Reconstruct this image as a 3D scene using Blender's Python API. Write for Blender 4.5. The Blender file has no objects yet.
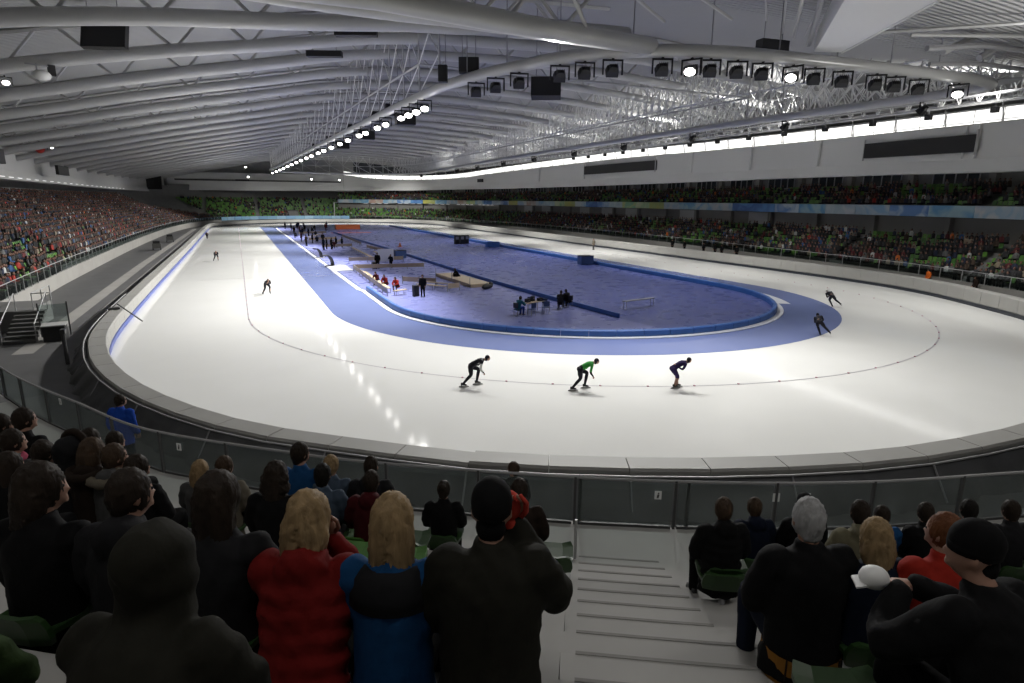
import bpy, bmesh, math, random
import numpy as np
from mathutils import Vector, Matrix
random.seed(7); rng = np.random.default_rng(7)
PI = math.pi
S = bpy.context.scene
COL = S.collection

# ------------------------------------------------------------------ camera
cam = bpy.data.cameras.new('camera'); cam.sensor_width = 36.0; cam.lens = 607.02/1024*36; cam.clip_end = 600; cam.clip_start = .05
camo = bpy.data.objects.new('camera', cam); COL.objects.link(camo)
CAM = Vector((-24.515, -42.506, 7.6))
camo.matrix_world = Matrix.Translation(CAM) @ Matrix.Rotation(-.4192, 4, 'Z') @ Matrix.Rotation(PI/2-.2292, 4, 'X') @ Matrix.Rotation(.0075, 4, 'Z')
S.camera = camo

# ------------------------------------------------------------------ exposure, world
S.view_settings.view_transform = 'Standard'; S.view_settings.look = 'None'
S.view_settings.gamma = 1; S.view_settings.use_curve_mapping = False
S.view_settings.exposure = EXPOSURE = 0.75
S.cycles.use_denoising = True
S.cycles.max_bounces = 6; S.cycles.diffuse_bounces = 4; S.cycles.glossy_bounces = 3; S.cycles.transparent_max_bounces = 12
S.cycles.caustics_reflective = False; S.cycles.caustics_refractive = False
S.cycles.sample_clamp_indirect = 6
w = bpy.data.worlds.new('hall_air'); S.world = w; w.use_nodes = True
w.node_tree.nodes['Background'].inputs[0].default_value = (.75, .8, .9, 1)
w.node_tree.nodes['Background'].inputs[1].default_value = .012
LAMP_W = 13500.0

def spot(loc, aim, watt, size=80, blend=.7, rad=.3, col=(1, .985, .95)):  # serves the ring floodlights and the added upward fill
    l = bpy.data.lights.new('flood_or_fill_beam', 'SPOT'); l.energy = watt; l.spot_size = math.radians(size); l.spot_blend = blend
    l.shadow_soft_size = rad; l.color = col
    o = bpy.data.objects.new('flood_or_fill_beam', l); COL.objects.link(o); o.location = loc
    o.rotation_euler = (Vector(aim)-Vector(loc)).to_track_quat('-Z', 'Y').to_euler()
    return o

def stand_fill(loc, sx, sy, watt):  # unseen area fill, added to lighten the steps and people of the near stand
    l = bpy.data.lights.new('stand_fill', 'AREA'); l.shape = 'RECTANGLE'; l.size = sx; l.size_y = sy; l.energy = watt; l.color = (1, .97, .93)
    o = bpy.data.objects.new('stand_fill', l); COL.objects.link(o); o.location = loc; return o
for x_, y_ in ((-34, -30), (-26, -42), (-16, -44), (-6, -40)): stand_fill((x_, y_, 15.2), 5, 2, 110)

# ------------------------------------------------------------------ mesh helpers
def spline(pts, step=None, n=8, closed=False):
    P = [Vector(q) for q in pts]; out = []; m = len(P)
    for i in range(m if closed else m-1):
        if closed: a, b, c, d = P[i-1], P[i], P[(i+1) % m], P[(i+2) % m]
        else: a, b, c, d = P[max(i-1, 0)], P[i], P[i+1], P[min(i+2, m-1)]
        k = n if step is None else max(1, int((c-b).length/step))
        for j in range(k):
            t = j/k
            out.append(.5*((2*b)+(c-a)*t+(2*a-5*b+4*c-d)*t*t+(3*b-a-3*c+d)*t**3))
    if not closed: out.append(P[-1].copy())
    return out

def resample(path, step, closed=False):
    P = list(path)+([path[0]] if closed else [])
    L = [0]
    for a, b in zip(P, P[1:]): L.append(L[-1]+(b-a).length)
    n = max(1, round(L[-1]/step)); out = []; k = 0
    for i in range(n if closed else n+1):
        s = L[-1]*i/n
        while k < len(L)-2 and L[k+1] < s: k += 1
        f = (s-L[k])/max(1e-9, L[k+1]-L[k]); out.append(P[k].lerp(P[k+1], f))
    return out

def normals2(path, closed=False, centre=Vector((0, 62, 0))):
    out = []; n = len(path)
    for i in range(n):
        a = path[(i-1) % n] if (closed or i > 0) else path[0]; b = path[(i+1) % n] if (closed or i < n-1) else path[-1]
        t = (b-a); nn = Vector((t.y, -t.x, 0)).normalized()
        if nn.dot(path[i]-centre) < 0: nn = -nn
        out.append(nn)
    return out

class MB:
    def __init__(s): s.v = []; s.f = []; s.m = []
    def add(s, vs, fs, m=0):
        o = len(s.v); s.v += [tuple(q) for q in vs]
        for f in fs: s.f.append(tuple(o+i for i in f)); s.m.append(m)
        return s
    def box(s, c, d, rz=0, m=0, M=None):
        x, y, z = d[0]/2, d[1]/2, d[2]/2; cs, sn = math.cos(rz), math.sin(rz)
        vs = []
        for X, Y, Z in ((-x,-y,-z),(x,-y,-z),(x,y,-z),(-x,y,-z),(-x,-y,z),(x,-y,z),(x,y,z),(-x,y,z)):
            q = Vector((X*cs-Y*sn+c[0], X*sn+Y*cs+c[1], Z+c[2]))
            vs.append(M @ q if M else q)
        return s.add(vs, [(3,2,1,0),(4,5,6,7),(0,1,5,4),(1,2,6,5),(2,3,7,6),(3,0,4,7)], m)
    def tube(s, pts, r, seg=6, m=0, cap=True, closed=False, sq=None):
        P = [Vector(q) for q in pts]; n = len(P); R = r if isinstance(r, (list, tuple)) else [r]*n
        rings = []; up = None
        for i in range(n):
            a = P[i-1] if (i > 0 or closed) else P[0]; b = P[(i+1) % n] if (i < n-1 or closed) else P[-1]
            t = (b-a).normalized() if (b-a).length > 1e-9 else Vector((0, 0, 1))
            if up is None or abs(up.dot(t)) > .98: up = Vector((0, 0, 1)) if abs(t.z) < .9 else Vector((0, 1, 0))
            x = t.cross(up).normalized(); y = x.cross(t).normalized(); up = y
            e = sq[i] if sq else 1
            rings.append([P[i]+x*math.cos(2*PI*k/seg)*R[i]+y*math.sin(2*PI*k/seg)*R[i]*e for k in range(seg)])
        return s.loft(rings, m, cap, closed)
    def loft(s, rings, m=0, cap=True, closed=False):
        n = len(rings); k = len(rings[0]); vs = [v for r in rings for v in r]; fs = []
        for i in range(n if closed else n-1):
            a = i*k; b = ((i+1) % n)*k
            for j in range(k): fs.append((a+j, a+(j+1) % k, b+(j+1) % k, b+j))
        if cap and not closed: fs += [tuple(range(k))[::-1], tuple((n-1)*k+j for j in range(k))]
        return s.add(vs, fs, m)
    def sweep(s, path, prof, nrm, closed=False, m=0, pcl=False, zs=None):
        rows = []
        for i, (p, n) in enumerate(zip(path, nrm)):
            rows.append([p+n*d+Vector((0, 0, z*(zs[i] if zs else 1))) for d, z in prof])
        k = len(prof); N = len(rows); vs = [v for r in rows for v in r]; fs = []
        for i in range(N if closed else N-1):
            a = i*k; b = ((i+1) % N)*k
            for j in range(k if pcl else k-1): fs.append((a+j, b+j, b+(j+1) % k, a+(j+1) % k))
        if pcl and not closed: fs += [tuple(range(k)), tuple((N-1)*k+j for j in range(k))[::-1]]
        return s.add(vs, fs, m)
    def ell(s, c, r, seg=12, rings=8, m=0, M=None, fn=None):
        vs = [Vector((0, 0, -1))]
        for i in range(1, rings):
            a = -PI/2+PI*i/rings
            vs += [Vector((math.cos(a)*math.cos(2*PI*j/seg), math.cos(a)*math.sin(2*PI*j/seg), math.sin(a))) for j in range(seg)]
        vs.append(Vector((0, 0, 1))); T = len(vs)-1
        if fn: vs = [fn(v) for v in vs]
        vs = [Vector((v.x*r[0], v.y*r[1], v.z*r[2])) for v in vs]
        if M: vs = [M @ v for v in vs]
        vs = [v+Vector(c) for v in vs]
        fs = [(0, 1+(j+1) % seg, 1+j) for j in range(seg)]
        for i in range(rings-2):
            a = 1+i*seg; b = a+seg
            fs += [(a+j, a+(j+1) % seg, b+(j+1) % seg, b+j) for j in range(seg)]
        a = 1+(rings-2)*seg
        fs += [(a+j, a+(j+1) % seg, T) for j in range(seg)]
        return s.add(vs, fs, m)
    def fill(s, path, z, m=0):
        n = len(path); return s.add([Vector((p.x, p.y, z)) for p in path], [tuple(range(n))], m)
    def mesh(s, name, mats, smooth=False):
        me = bpy.data.meshes.new(name); me.from_pydata(s.v, [], s.f)
        for t in (mats if isinstance(mats, (list, tuple)) else [mats]): me.materials.append(t)
        if max(s.m, default=0) > 0: me.polygons.foreach_set('material_index', s.m)
        if smooth: me.polygons.foreach_set('use_smooth', [True]*len(me.polygons))
        me.update(); return me
    def build(s, name, mats, parent=None, smooth=False, **kw):
        return link(s.mesh(name, mats, smooth), name, parent, **kw)

def link(me, name, parent=None, **kw):
    o = bpy.data.objects.new(name, me); COL.objects.link(o)
    if parent: o.parent = parent
    tag(o, **kw); return o
def tag(o, label=None, cat=None, group=None, kind=None):
    if label: o['label'] = label
    if cat: o['category'] = cat
    if group: o['group'] = group
    if kind: o['kind'] = kind
    return o
def thing(name, loc=(0, 0, 0), rz=0, **kw):
    o = bpy.data.objects.new(name, None); COL.objects.link(o); o.location = loc; o.rotation_euler = (0, 0, rz); o.empty_display_size = .2
    return tag(o, **kw)
def dup(o, parent=None):
    c = o.copy(); COL.objects.link(c)
    if parent: c.parent = parent
    for ch in list(o.children): dup(ch, c)
    return c
def recalc(me):
    b = bmesh.new(); b.from_mesh(me); bmesh.ops.recalc_face_normals(b, faces=b.faces); b.to_mesh(me); b.free(); return me
def face(dx, dy): return math.atan2(-dx, dy)

# ------------------------------------------------------------------ materials
def mat(name, col, rough=.6, metal=0, noise=0, scale=8, bump=0, spec=.5, stretch=None, trans=0):
    m = bpy.data.materials.new(name); m.use_nodes = True; nt = m.node_tree; b = nt.nodes['Principled BSDF']
    b.inputs['Base Color'].default_value = (*col, 1); b.inputs['Roughness'].default_value = rough; b.inputs['Metallic'].default_value = metal
    b.inputs['Specular IOR Level'].default_value = spec
    if noise or bump:
        tc = nt.nodes.new('ShaderNodeTexCoord'); n = nt.nodes.new('ShaderNodeTexNoise'); n.inputs['Scale'].default_value = scale; n.inputs['Detail'].default_value = 4
        src = tc.outputs['Object']
        if stretch:
            mp = nt.nodes.new('ShaderNodeMapping'); mp.inputs['Scale'].default_value = stretch; nt.links.new(src, mp.inputs[0]); src = mp.outputs[0]
        nt.links.new(src, n.inputs['Vector'])
        if noise:
            mx = nt.nodes.new('ShaderNodeMix'); mx.data_type = 'RGBA'
            mx.inputs[6].default_value = (*[c*(1-noise) for c in col], 1); mx.inputs[7].default_value = (*[min(1, c*(1+noise)) for c in col], 1)
            nt.links.new(n.outputs['Fac'], mx.inputs[0]); nt.links.new(mx.outputs[2], b.inputs['Base Color'])
        if bump:
            bp = nt.nodes.new('ShaderNodeBump'); bp.inputs['Strength'].default_value = bump; bp.inputs['Distance'].default_value = .02
            nt.links.new(n.outputs['Fac'], bp.inputs['Height']); nt.links.new(bp.outputs[0], b.inputs['Normal'])
    return m
def emis(name, col, st):
    m = bpy.data.materials.new(name); m.use_nodes = True; b = m.node_tree.nodes['Principled BSDF']
    b.inputs['Base Color'].default_value = (*col, 1); b.inputs['Emission Color'].default_value = (*col, 1); b.inputs['Emission Strength'].default_value = st
    return m
def srgb(r, g, b): return tuple((c/255/12.92 if c/255 < .04045 else ((c/255+.055)/1.055)**2.4) for c in (r, g, b))
def glassmat(name, tint, refl=.08):
    m = bpy.data.materials.new(name); m.use_nodes = True; nt = m.node_tree; nt.nodes.clear()
    o = nt.nodes.new('ShaderNodeOutputMaterial'); t = nt.nodes.new('ShaderNodeBsdfTransparent'); g = nt.nodes.new('ShaderNodeBsdfGlossy'); mx = nt.nodes.new('ShaderNodeMixShader')
    t.inputs[0].default_value = (*tint, 1); g.inputs['Roughness'].default_value = .04; mx.inputs[0].default_value = refl
    nt.links.new(t.outputs[0], mx.inputs[1]); nt.links.new(g.outputs[0], mx.inputs[2]); nt.links.new(mx.outputs[0], o.inputs[0]); return m

def ice(name, col, rough, var, scale=.25, stretch=None):
    m = mat(name, col, rough, noise=var, scale=scale, spec=.2, stretch=stretch); nt = m.node_tree; b = nt.nodes['Principled BSDF']
    tc = nt.nodes.new('ShaderNodeTexCoord'); n = nt.nodes.new('ShaderNodeTexNoise'); n.inputs['Scale'].default_value = .9; n.inputs['Detail'].default_value = 5
    nt.links.new(tc.outputs['Object'], n.inputs['Vector']); r = nt.nodes.new('ShaderNodeMapRange'); r.inputs[3].default_value = rough*.7; r.inputs[4].default_value = rough*1.35
    nt.links.new(n.outputs['Fac'], r.inputs[0]); nt.links.new(r.outputs[0], b.inputs['Roughness']); return m
M = dict(
 ice=ice('white_ice', (.80, .80, .775), .075, .05),
 blue=ice('blue_tinted_ice', (.165, .205, .40), .15, .07, .2),
 lav=ice('lavender_matting', (.19, .21, .45), .28, .07, .12),
 inf=ice('blue_violet_floor', (.085, .105, .30), .28, .22, .09, (1, .3, 1)),
 line=mat('lane_paint', (.35, .33, .36), .5), block=mat('lane_block', (.5, .25, .3), .5),
 curb=mat('white_curb', (.55, .56, .6), .4), bluepad=mat('blue_cushion', (.03, .11, .36), .45, noise=.15, scale=1.5),
 pad=mat('pale_pad_vinyl', (.31, .305, .287), .55, noise=.08, scale=.8), padgap=mat('pad_seam', (.3, .3, .29), .8),
 kick=mat('dark_kick_strip', (.02, .025, .035), .4), kickblue=mat('blue_kick_strip', (.06, .09, .33), .35),
 tarp=mat('black_tarpaulin', (.08, .082, .085), .45, noise=.5, scale=1.2, bump=.5), floor=mat('grey_service_floor', (.10, .10, .10), .6, noise=.25, scale=.7),
 floorline=mat('pale_floor_strip', (.3, .29, .27), .7, noise=.2, scale=.6),
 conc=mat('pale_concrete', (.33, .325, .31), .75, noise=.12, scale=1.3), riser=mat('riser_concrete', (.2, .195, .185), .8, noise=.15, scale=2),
 nosing=mat('worn_step_nosing', (.4, .395, .38), .6), standc=mat('stand_concrete', (.16, .16, .155), .8, noise=.2, scale=.5),
 wallp=mat('pale_wall_panel', (.42, .42, .41), .6, noise=.06, scale=.3), wallw=mat('white_bulkhead', (.62, .62, .60), .5, noise=.05, scale=.15),
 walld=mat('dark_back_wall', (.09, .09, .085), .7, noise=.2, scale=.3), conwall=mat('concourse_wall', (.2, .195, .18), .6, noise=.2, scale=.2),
 steel=mat('white_steel', (.46, .46, .455), .28, noise=.05, scale=.5, spec=.6), lattice=mat('white_lattice_paint', (.74, .74, .73), .4), beam=mat('bright_beam_cladding', (.78, .78, .78), .35), steeld=mat('grey_steel', (.3, .3, .31), .4), rail=mat('brushed_rail', (.36, .36, .36), .5, .4),
 post=mat('rail_post', (.05, .05, .05), .6, 0), black=mat('matt_black', (.012, .012, .013), .6), screen=mat('dark_screen', (.009, .009, .01), .35),
 glass=glassmat('clear_balustrade_glass', (.78, .83, .82)), winglass=mat('dark_window_glass', (.03, .035, .04), .08, spec=.8),
 cler=emis('clerestory_daylight', (1, .99, .96), .8), lens=emis('flood_lens', (1, .97, .92), 7.0), lensd=mat('flood_lens_dark', (.35, .35, .36), .15),
 led=emis('led_strip', (1, 1, 1), .5),
 seat=mat('green_seat_shell', (.05, .14, .025), .4), seatd=mat('dark_green_seat', (.016, .045, .01), .4), seatlt=mat('lime_seat_shell', (.09, .22, .03), .4), wood=mat('pale_birch', (.42, .33, .22), .55, noise=.25, scale=3, stretch=(1, 8, 8)),
 orange=mat('orange_vinyl', (.6, .14, .04), .5), red=mat('red_paint', (.5, .03, .02), .4), sign=mat('white_sticker', (.75, .75, .74), .5), cabin=mat('blue_cabinet', (.03, .06, .16), .4),
)
def deckmat():
    m = bpy.data.materials.new('corrugated_deck'); m.use_nodes = True; nt = m.node_tree; b = nt.nodes['Principled BSDF']
    b.inputs['Base Color'].default_value = (.36, .36, .362, 1); b.inputs['Roughness'].default_value = .5
    tc = nt.nodes.new('ShaderNodeTexCoord'); wv = nt.nodes.new('ShaderNodeTexWave'); wv.bands_direction = 'Y'; wv.inputs['Scale'].default_value = .9; wv.inputs['Distortion'].default_value = .1
    nt.links.new(tc.outputs['Object'], wv.inputs['Vector']); bp = nt.nodes.new('ShaderNodeBump'); bp.inputs['Strength'].default_value = .9; bp.inputs['Distance'].default_value = .12
    nt.links.new(wv.outputs['Fac'], bp.inputs['Height']); nt.links.new(bp.outputs[0], b.inputs['Normal']); return m
M['deck'] = deckmat()
# ================================================================== SETTING: ice, infield, track
def stadium(R, yn, yf, n=64, m=30):
    out = [Vector((-R, yf+(yn-yf)*i/m, 0)) for i in range(m)]
    out += [Vector((R*math.cos(PI+PI*i/n), yn+R*math.sin(PI+PI*i/n), 0)) for i in range(n)]
    out += [Vector((R, yn+(yf-yn)*i/m, 0)) for i in range(m)]
    out += [Vector((R*math.cos(PI*i/n), yf+R*math.sin(PI*i/n), 0)) for i in range(n)]
    return out
FAR = 133.0
padcp = [(-31.2,100),(-31.2,60),(-31.3,25),(-31.3,5),(-31.1,-5),(-30.4,-10.5),(-29.2,-15),(-27.3,-19.3),(-24.6,-23.3),(-21.35,-26.3),(-18.67,-28.4),(-15.1,-30.3),(-12.3,-31.4),(-9.5,-32.2),(-6.7,-32.6),(-3,-32.7),(3,-32.2),(10,-30.1),(16,-26.6),(22,-21.3),(26,-15),(28.8,-9),(30.2,-1.5),(30.5,10),(30.4,40),(30.5,85),(30.4,120)]
padcp += [(31*math.cos(a), FAR+31*math.sin(a)) for a in [PI*i/10 for i in range(0, 11)]]
PAD = resample(spline([(x, y, 0) for x, y in padcp], n=10, closed=True), 1.0, True)
PN = normals2(PAD, True)

MB().fill([Vector((-120, -90, 0)), Vector((120, -90, 0)), Vector((120, 240, 0)), Vector((-120, 240, 0))], -.04).build('floor', M['floor'], kind='structure')
MB().fill(PAD, 0).build('floor_ice', M['ice'], kind='structure', label='white racing ice of the two outer lanes')
MB().fill(stadium(19.15, 0, FAR), .006).build('floor_warm_up_lane', M['blue'], kind='structure', label='blue tinted warm-up lane ice round the infield')
MB().fill(stadium(15.1, 0, FAR), .012).build('floor_infield', M['lav'], kind='structure', label='pale lavender matting on the infield')
wedge = [(-5.6, 118), (-5.0, 101), (-3.9, 55), (-3.2, 10), (-2.6, -1.2), (-1.9, -9.2), (-1.2, -14.6)]
ipath = [Vector((x, y, 0)) for x, y in wedge] + [Vector((14.9*math.cos(a), 14.9*math.sin(a), 0)) for a in [-PI/2+.03+ (PI/2-.03)*i/24 for i in range(25)]] + [Vector((14.9, 118, 0))]
MB().fill(ipath, .018).build('floor_inner_rink', M['inf'], kind='structure', label='dark blue violet inner floor of the infield')

t = thing('lane_marking', label='thin dotted line dividing the two racing lanes on the ice', cat='lane line')
lp = resample(stadium(24.4, 0, FAR), .5, True); ln = normals2(lp, True)
MB().sweep(lp, [(-.04, .007), (.04, .007)], ln, True).build('painted_line', M['line'], t)
b = MB()
for q in resample(lp, 2.0, True)[:]: b.box((q.x, q.y, .025), (.07, .07, .035), 0)
b.build('lane_block', M['block'], t, kind='stuff')
# thin transverse marks
t = thing('finish_marking', label='thin straight line painted across the near straight of the ice', cat='ice marking')
MB().box((-22.5, 21.5, .013), (12, .05, .004)).build('painted_line', M['line'], t)

# white strip outside the blue cushions + cushions
ring_in = stadium(15.1, 0, FAR, 64, 60)
def between(path, f): return [q for q in path if f(q)]
near_c = [Vector((15.1*math.cos(a), 15.1*math.sin(a), 0)) for a in [PI+PI*i/90 for i in range(91)]]
cush = [Vector((-15.1, 9-9*i/9, 0)) for i in range(9)] + near_c + [Vector((15.1, 1.6*i, 0)) for i in range(1, 84)]
cn = normals2(cush, False, Vector((0, 40, 0)))
t = thing('cushion_border', label='low blue cushion border running round the near bend of the infield', cat='cushion border')
k = 0
ck = resample(cush, 1.6); cnn = normals2(ck, False, Vector((0, 40, 0)))
for i in range(len(ck)-1):
    seg = ck[i:i+2]; ns = cnn[i:i+2]; a, c = seg[0].lerp(seg[1], .012), seg[0].lerp(seg[1], .988)
    MB().sweep([a, c], [(-.3, .02), (-.3, .36), (-.24, .42), (-.06, .42), (0, .36), (0, .02)], ns, pcl=True).build('cushion', M['bluepad'], t)
t = thing('white_curb', label='narrow white kerb strip at the foot of the infield border', cat='kerb')
wl = [Vector((-15.3, 128-2*i, 0)) for i in range(60)] + cush
MB().sweep(wl, [(0, .02), (0, .05), (.42, .05), (.42, .012)], normals2(wl, False, Vector((0, 40, 0)))).build('kerb_strip', M['curb'], t)
tp = [Vector((15.35*math.cos(a), 15.35*math.sin(a), 0)) for a in [-.6+.9*i/20 for i in range(21)]]
MB().sweep(tp, [(.1, .014), (1.1, .014)], normals2(tp, False, Vector((0, 0, 0)))).build('curb_patch', M['curb'], t)
t = thing('inner_board', label='low dark blue board dividing lavender matting from the inner rink', cat='board')
wpth = [Vector((x, y, 0)) for x, y in wedge[1:-1]]
for i in range(len(wpth)-1):
    for a, c in zip(resample(wpth[i:i+2], 5), resample(wpth[i:i+2], 5)[1:]):
        d = c-a; q = (a+c)/2
        MB().box((q.x, q.y, .17), (.12, d.length*.99, .3), face(d.x, d.y)).build('board', M['bluepad'], t)
MB().box((-14.6, 27.5, .05), (2.2, 6, .06)).build('white_mat', M['curb'], **dict(label='white mat at the gap in the infield kerb beside the near straight', cat='mat'))

# ------------------------------------------------------------------ safety pads round the track
def padh(q):
    if q.x > 20: return 1.25
    if q.x < -20: return .95
    return 1.0 if q.y < 60 else 1.1
t = thing('safety_pad_ring', label='pale grey crash pads lining the outside of the ice', cat='crash pads')
P2 = resample(PAD, 2.0, True); n2 = normals2(P2, True); NP = len(P2)
for i in range(NP):
    a, c = P2[i], P2[(i+1) % NP]; na, nc = n2[i], n2[(i+1) % NP]
    h = padh(a)-.0; rs = []
    for q, nn in ((a.lerp(c, .006), na), (a.lerp(c, .994), nc)):
        rs.append([q+nn*d+Vector((0, 0, z)) for d, z in ((.06, .22), (.0, .3), (.0, h-.06), (.06, h), (.74, h), (.8, h-.06), (.8, .05))])
    MB().loft(rs).build('pad_panel', M['pad'], t)
for nm, f in (('kick_strip', lambda q: not (q.x < -20 and q.y < 130)), ('blue_kick_strip', lambda q: q.x < -20 and q.y < 130)):
    run = []; 
    for i in range(NP):
        if f(P2[i]): run.append(i)
    # split into consecutive runs
    runs = []
    for i in run:
        if runs and runs[-1][-1] == i-1: runs[-1].append(i)
        else: runs.append([i])
    b = MB()
    for r in runs:
        idx = r+[(r[-1]+1) % NP]
        b.sweep([P2[i] for i in idx], [(-.03, 0), (-.03, .24), (.06, .24), (.06, 0)], [n2[i] for i in idx])
    b.build(nm, M['kickblue'] if 'blue' in nm else M['kick'], t)
nearI = [i for i in range(NP) if P2[i].y < 8 and P2[i].x < 30]
j0 = next(k for k in range(len(nearI)) if k and nearI[k] != nearI[k-1]+1) if any(nearI[k] != nearI[k-1]+1 for k in range(1, len(nearI))) else 0
nearI = nearI[j0:]+nearI[:j0]
tp = [P2[i] for i in nearI]; tn = [n2[i] for i in nearI]
# tarpaulin skirt behind the near pads
td = resample(tp, .22); tdn = normals2(td, False, Vector((0, 20, 0))); b = MB(); rows = []
for i, (q, nn) in enumerate(zip(td, tdn)):
    r = []
    for k in range(9):
        f = k/8; wob = .09*math.sin(i*.55+2*math.sin(i*.13)+f*3)*f+.05*math.sin(i*1.7+k)*f
        r.append(q+nn*(.86+.75*f+wob)+Vector((0, 0, .86-1.0*f+(0 if k < 8 else 0)+.03*math.sin(i*.3+k*1.1)*f)))
    rows.append(r)
K = 9
b.add([v for r in rows for v in r], [(i*K+j, i*K+j+1, (i+1)*K+j+1, (i+1)*K+j) for i in range(len(rows)-1) for j in range(K-1)])
b.build('tarpaulin_skirt', M['tarp'], smooth=True, label='creased black tarpaulin hung behind the near crash pads', cat='tarpaulin')
t = thing('pad_support_rail', label='thin metal rail on brackets behind the near crash pads', cat='rail')
MB().tube([q+nn*.95+Vector((0, 0, .86)) for q, nn in zip(tp, tn)], .03, 6).build('rail_tube', M['rail'], t)
for k, (q, nn) in enumerate(zip(tp, tn)):
    if k % 2 == 0: MB().tube([q+nn*.78+Vector((0, 0, .8)), q+nn*.95+Vector((0, 0, .86)), q+nn*1.5+Vector((0, 0, .0))], .025, 5).build('rail_bracket', M['steeld'], t)

# ================================================================== NEAR STAND (concentric terraces about C)
C = Vector((0, -2, 0)); Z0 = 2.9
def pol(r, az, z=0): a = math.radians(az); return Vector((C.x+r*math.sin(a), C.y-r*math.cos(a), z))
def RR(j): return 40.05+.93*j
def ZZ(j): return Z0+.40*j
AZL, AZR = -31.3, -28.75
def arc(r, a0, a1, z, n): return [pol(r, a0+(a1-a0)*i/n, z) for i in range(n+1)]
railcp = [(-31.2,-22.3),(-29.96,-24.9),(-28.96,-26.71),(-27.74,-28.6),(-26.29,-30.79),(-24.09,-32.8),(-22.83,-33.78),(-20.34,-35.37),(-18.22,-36.48),(-16.24,-37.27),(-13.97,-37.9),(-11,-38.8),(-8,-39.6)]
_ra = sorted((math.degrees(math.atan2(x-C.x, -(y-C.y))), math.hypot(x-C.x, y-C.y)) for x, y in railcp)
def rail_r(az): return float(np.interp(az, [q[0] for q in _ra], [q[1] for q in _ra]))-.07
def terrace(name, a0, a1, n):
    b = MB(); prof = [(38.75, 0.0), (38.75, Z0)]
    for j in range(1, 13): prof += [(RR(j)-.57, ZZ(j-1)), (RR(j)-.57, ZZ(j))]
    prof += [(53, ZZ(12))]
    rows = [[pol(rail_r(a0+(a1-a0)*i/n) if k_ < 2 else r, a0+(a1-a0)*i/n, z) for k_, (r, z) in enumerate(prof)] for i in range(n+1)]; K = len(prof)
    b.add([v for r in rows for v in r], [(i*K+j, i*K+j+1, (i+1)*K+j+1, (i+1)*K+j) for i in range(n) for j in range(K-1)])
    fs = []
    return b.build(name, M['conc'], kind='structure')
terrace('floor_terrace_west', -52, AZL, 28); terrace('floor_terrace_east', AZR, 6, 36)
st = thing('aisle_stair', label='pale concrete aisle stair descending between the two seat blocks', cat='stair')
for k in range(0, 27):
    r0 = 39.78+.456*k if k else rail_r(-30); r1 = 39.78+.456*(k+1)+.03; z = Z0+.2*k
    b = MB(); n = 4
    prof = [(r0, z-.35), (r0, z-.02), (r0+.02, z), (r1, z), (r1, z-.35)]
    rows = [[pol(r, AZL+(AZR-AZL)*i/n, zz) for r, zz in prof] for i in range(n+1)]
    b.loft([list(r) for r in rows]).build('step', M['conc'], st)
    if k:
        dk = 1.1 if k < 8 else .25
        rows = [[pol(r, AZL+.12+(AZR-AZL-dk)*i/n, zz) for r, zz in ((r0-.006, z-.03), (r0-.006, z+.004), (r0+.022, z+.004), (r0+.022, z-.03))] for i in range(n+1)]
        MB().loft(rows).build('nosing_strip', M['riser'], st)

# glass balustrade in front of the near stand
ZR = 3.65
railcp = [(-31.2,-22.3),(-29.96,-24.9),(-28.96,-26.71),(-27.74,-28.6),(-26.29,-30.79),(-24.09,-32.8),(-22.83,-33.78),(-20.34,-35.37),(-18.22,-36.48),(-16.24,-37.27),(-13.97,-37.9),(-11,-38.8),(-8,-39.6)]
RL = spline([(x, y, ZR) for x, y in railcp], n=8)
gt = thing('glass_balustrade', label='glass balustrade with slim steel rail along the front of the near stand', cat='balustrade')
MB().tube(RL, .022, 8).build('handrail', M['rail'], gt)
ps = resample(RL, 1.45)
extra = [pol(39.0, AZL+.1, 0), pol(39.0, AZR-.15, 0)]
for k, q in enumerate(ps):
    MB().box((q.x, q.y, ZR-.38), (.035, .05, .78), face(q.x, q.y)).build('post', M['post'], gt)
    if k < len(ps)-1:
        a, c = q.lerp(ps[k+1], .03), q.lerp(ps[k+1], .97); d = c-a; mid = (a+c)/2
        MB().box((mid.x, mid.y, ZR-.37), (d.length, .014, .66), math.atan2(d.y, d.x)).build('glass_pane', M['glass'], gt)
        MB().box((mid.x, mid.y, ZR-.735), (d.length, .05, .05), math.atan2(d.y, d.x)).build('bottom_frame', M['post'], gt)
for q in extra: MB().tube([(q.x, q.y, Z0), (q.x, q.y, ZR+.0)], .028, 8).build('gate_post', M['post'], gt)
for q in (pol(40.3, AZL+.05, 0),): MB().tube([(q.x, q.y, Z0), (q.x, q.y, Z0+.75)], .02, 8).build('gate_post', M['rail'], gt)
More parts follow.
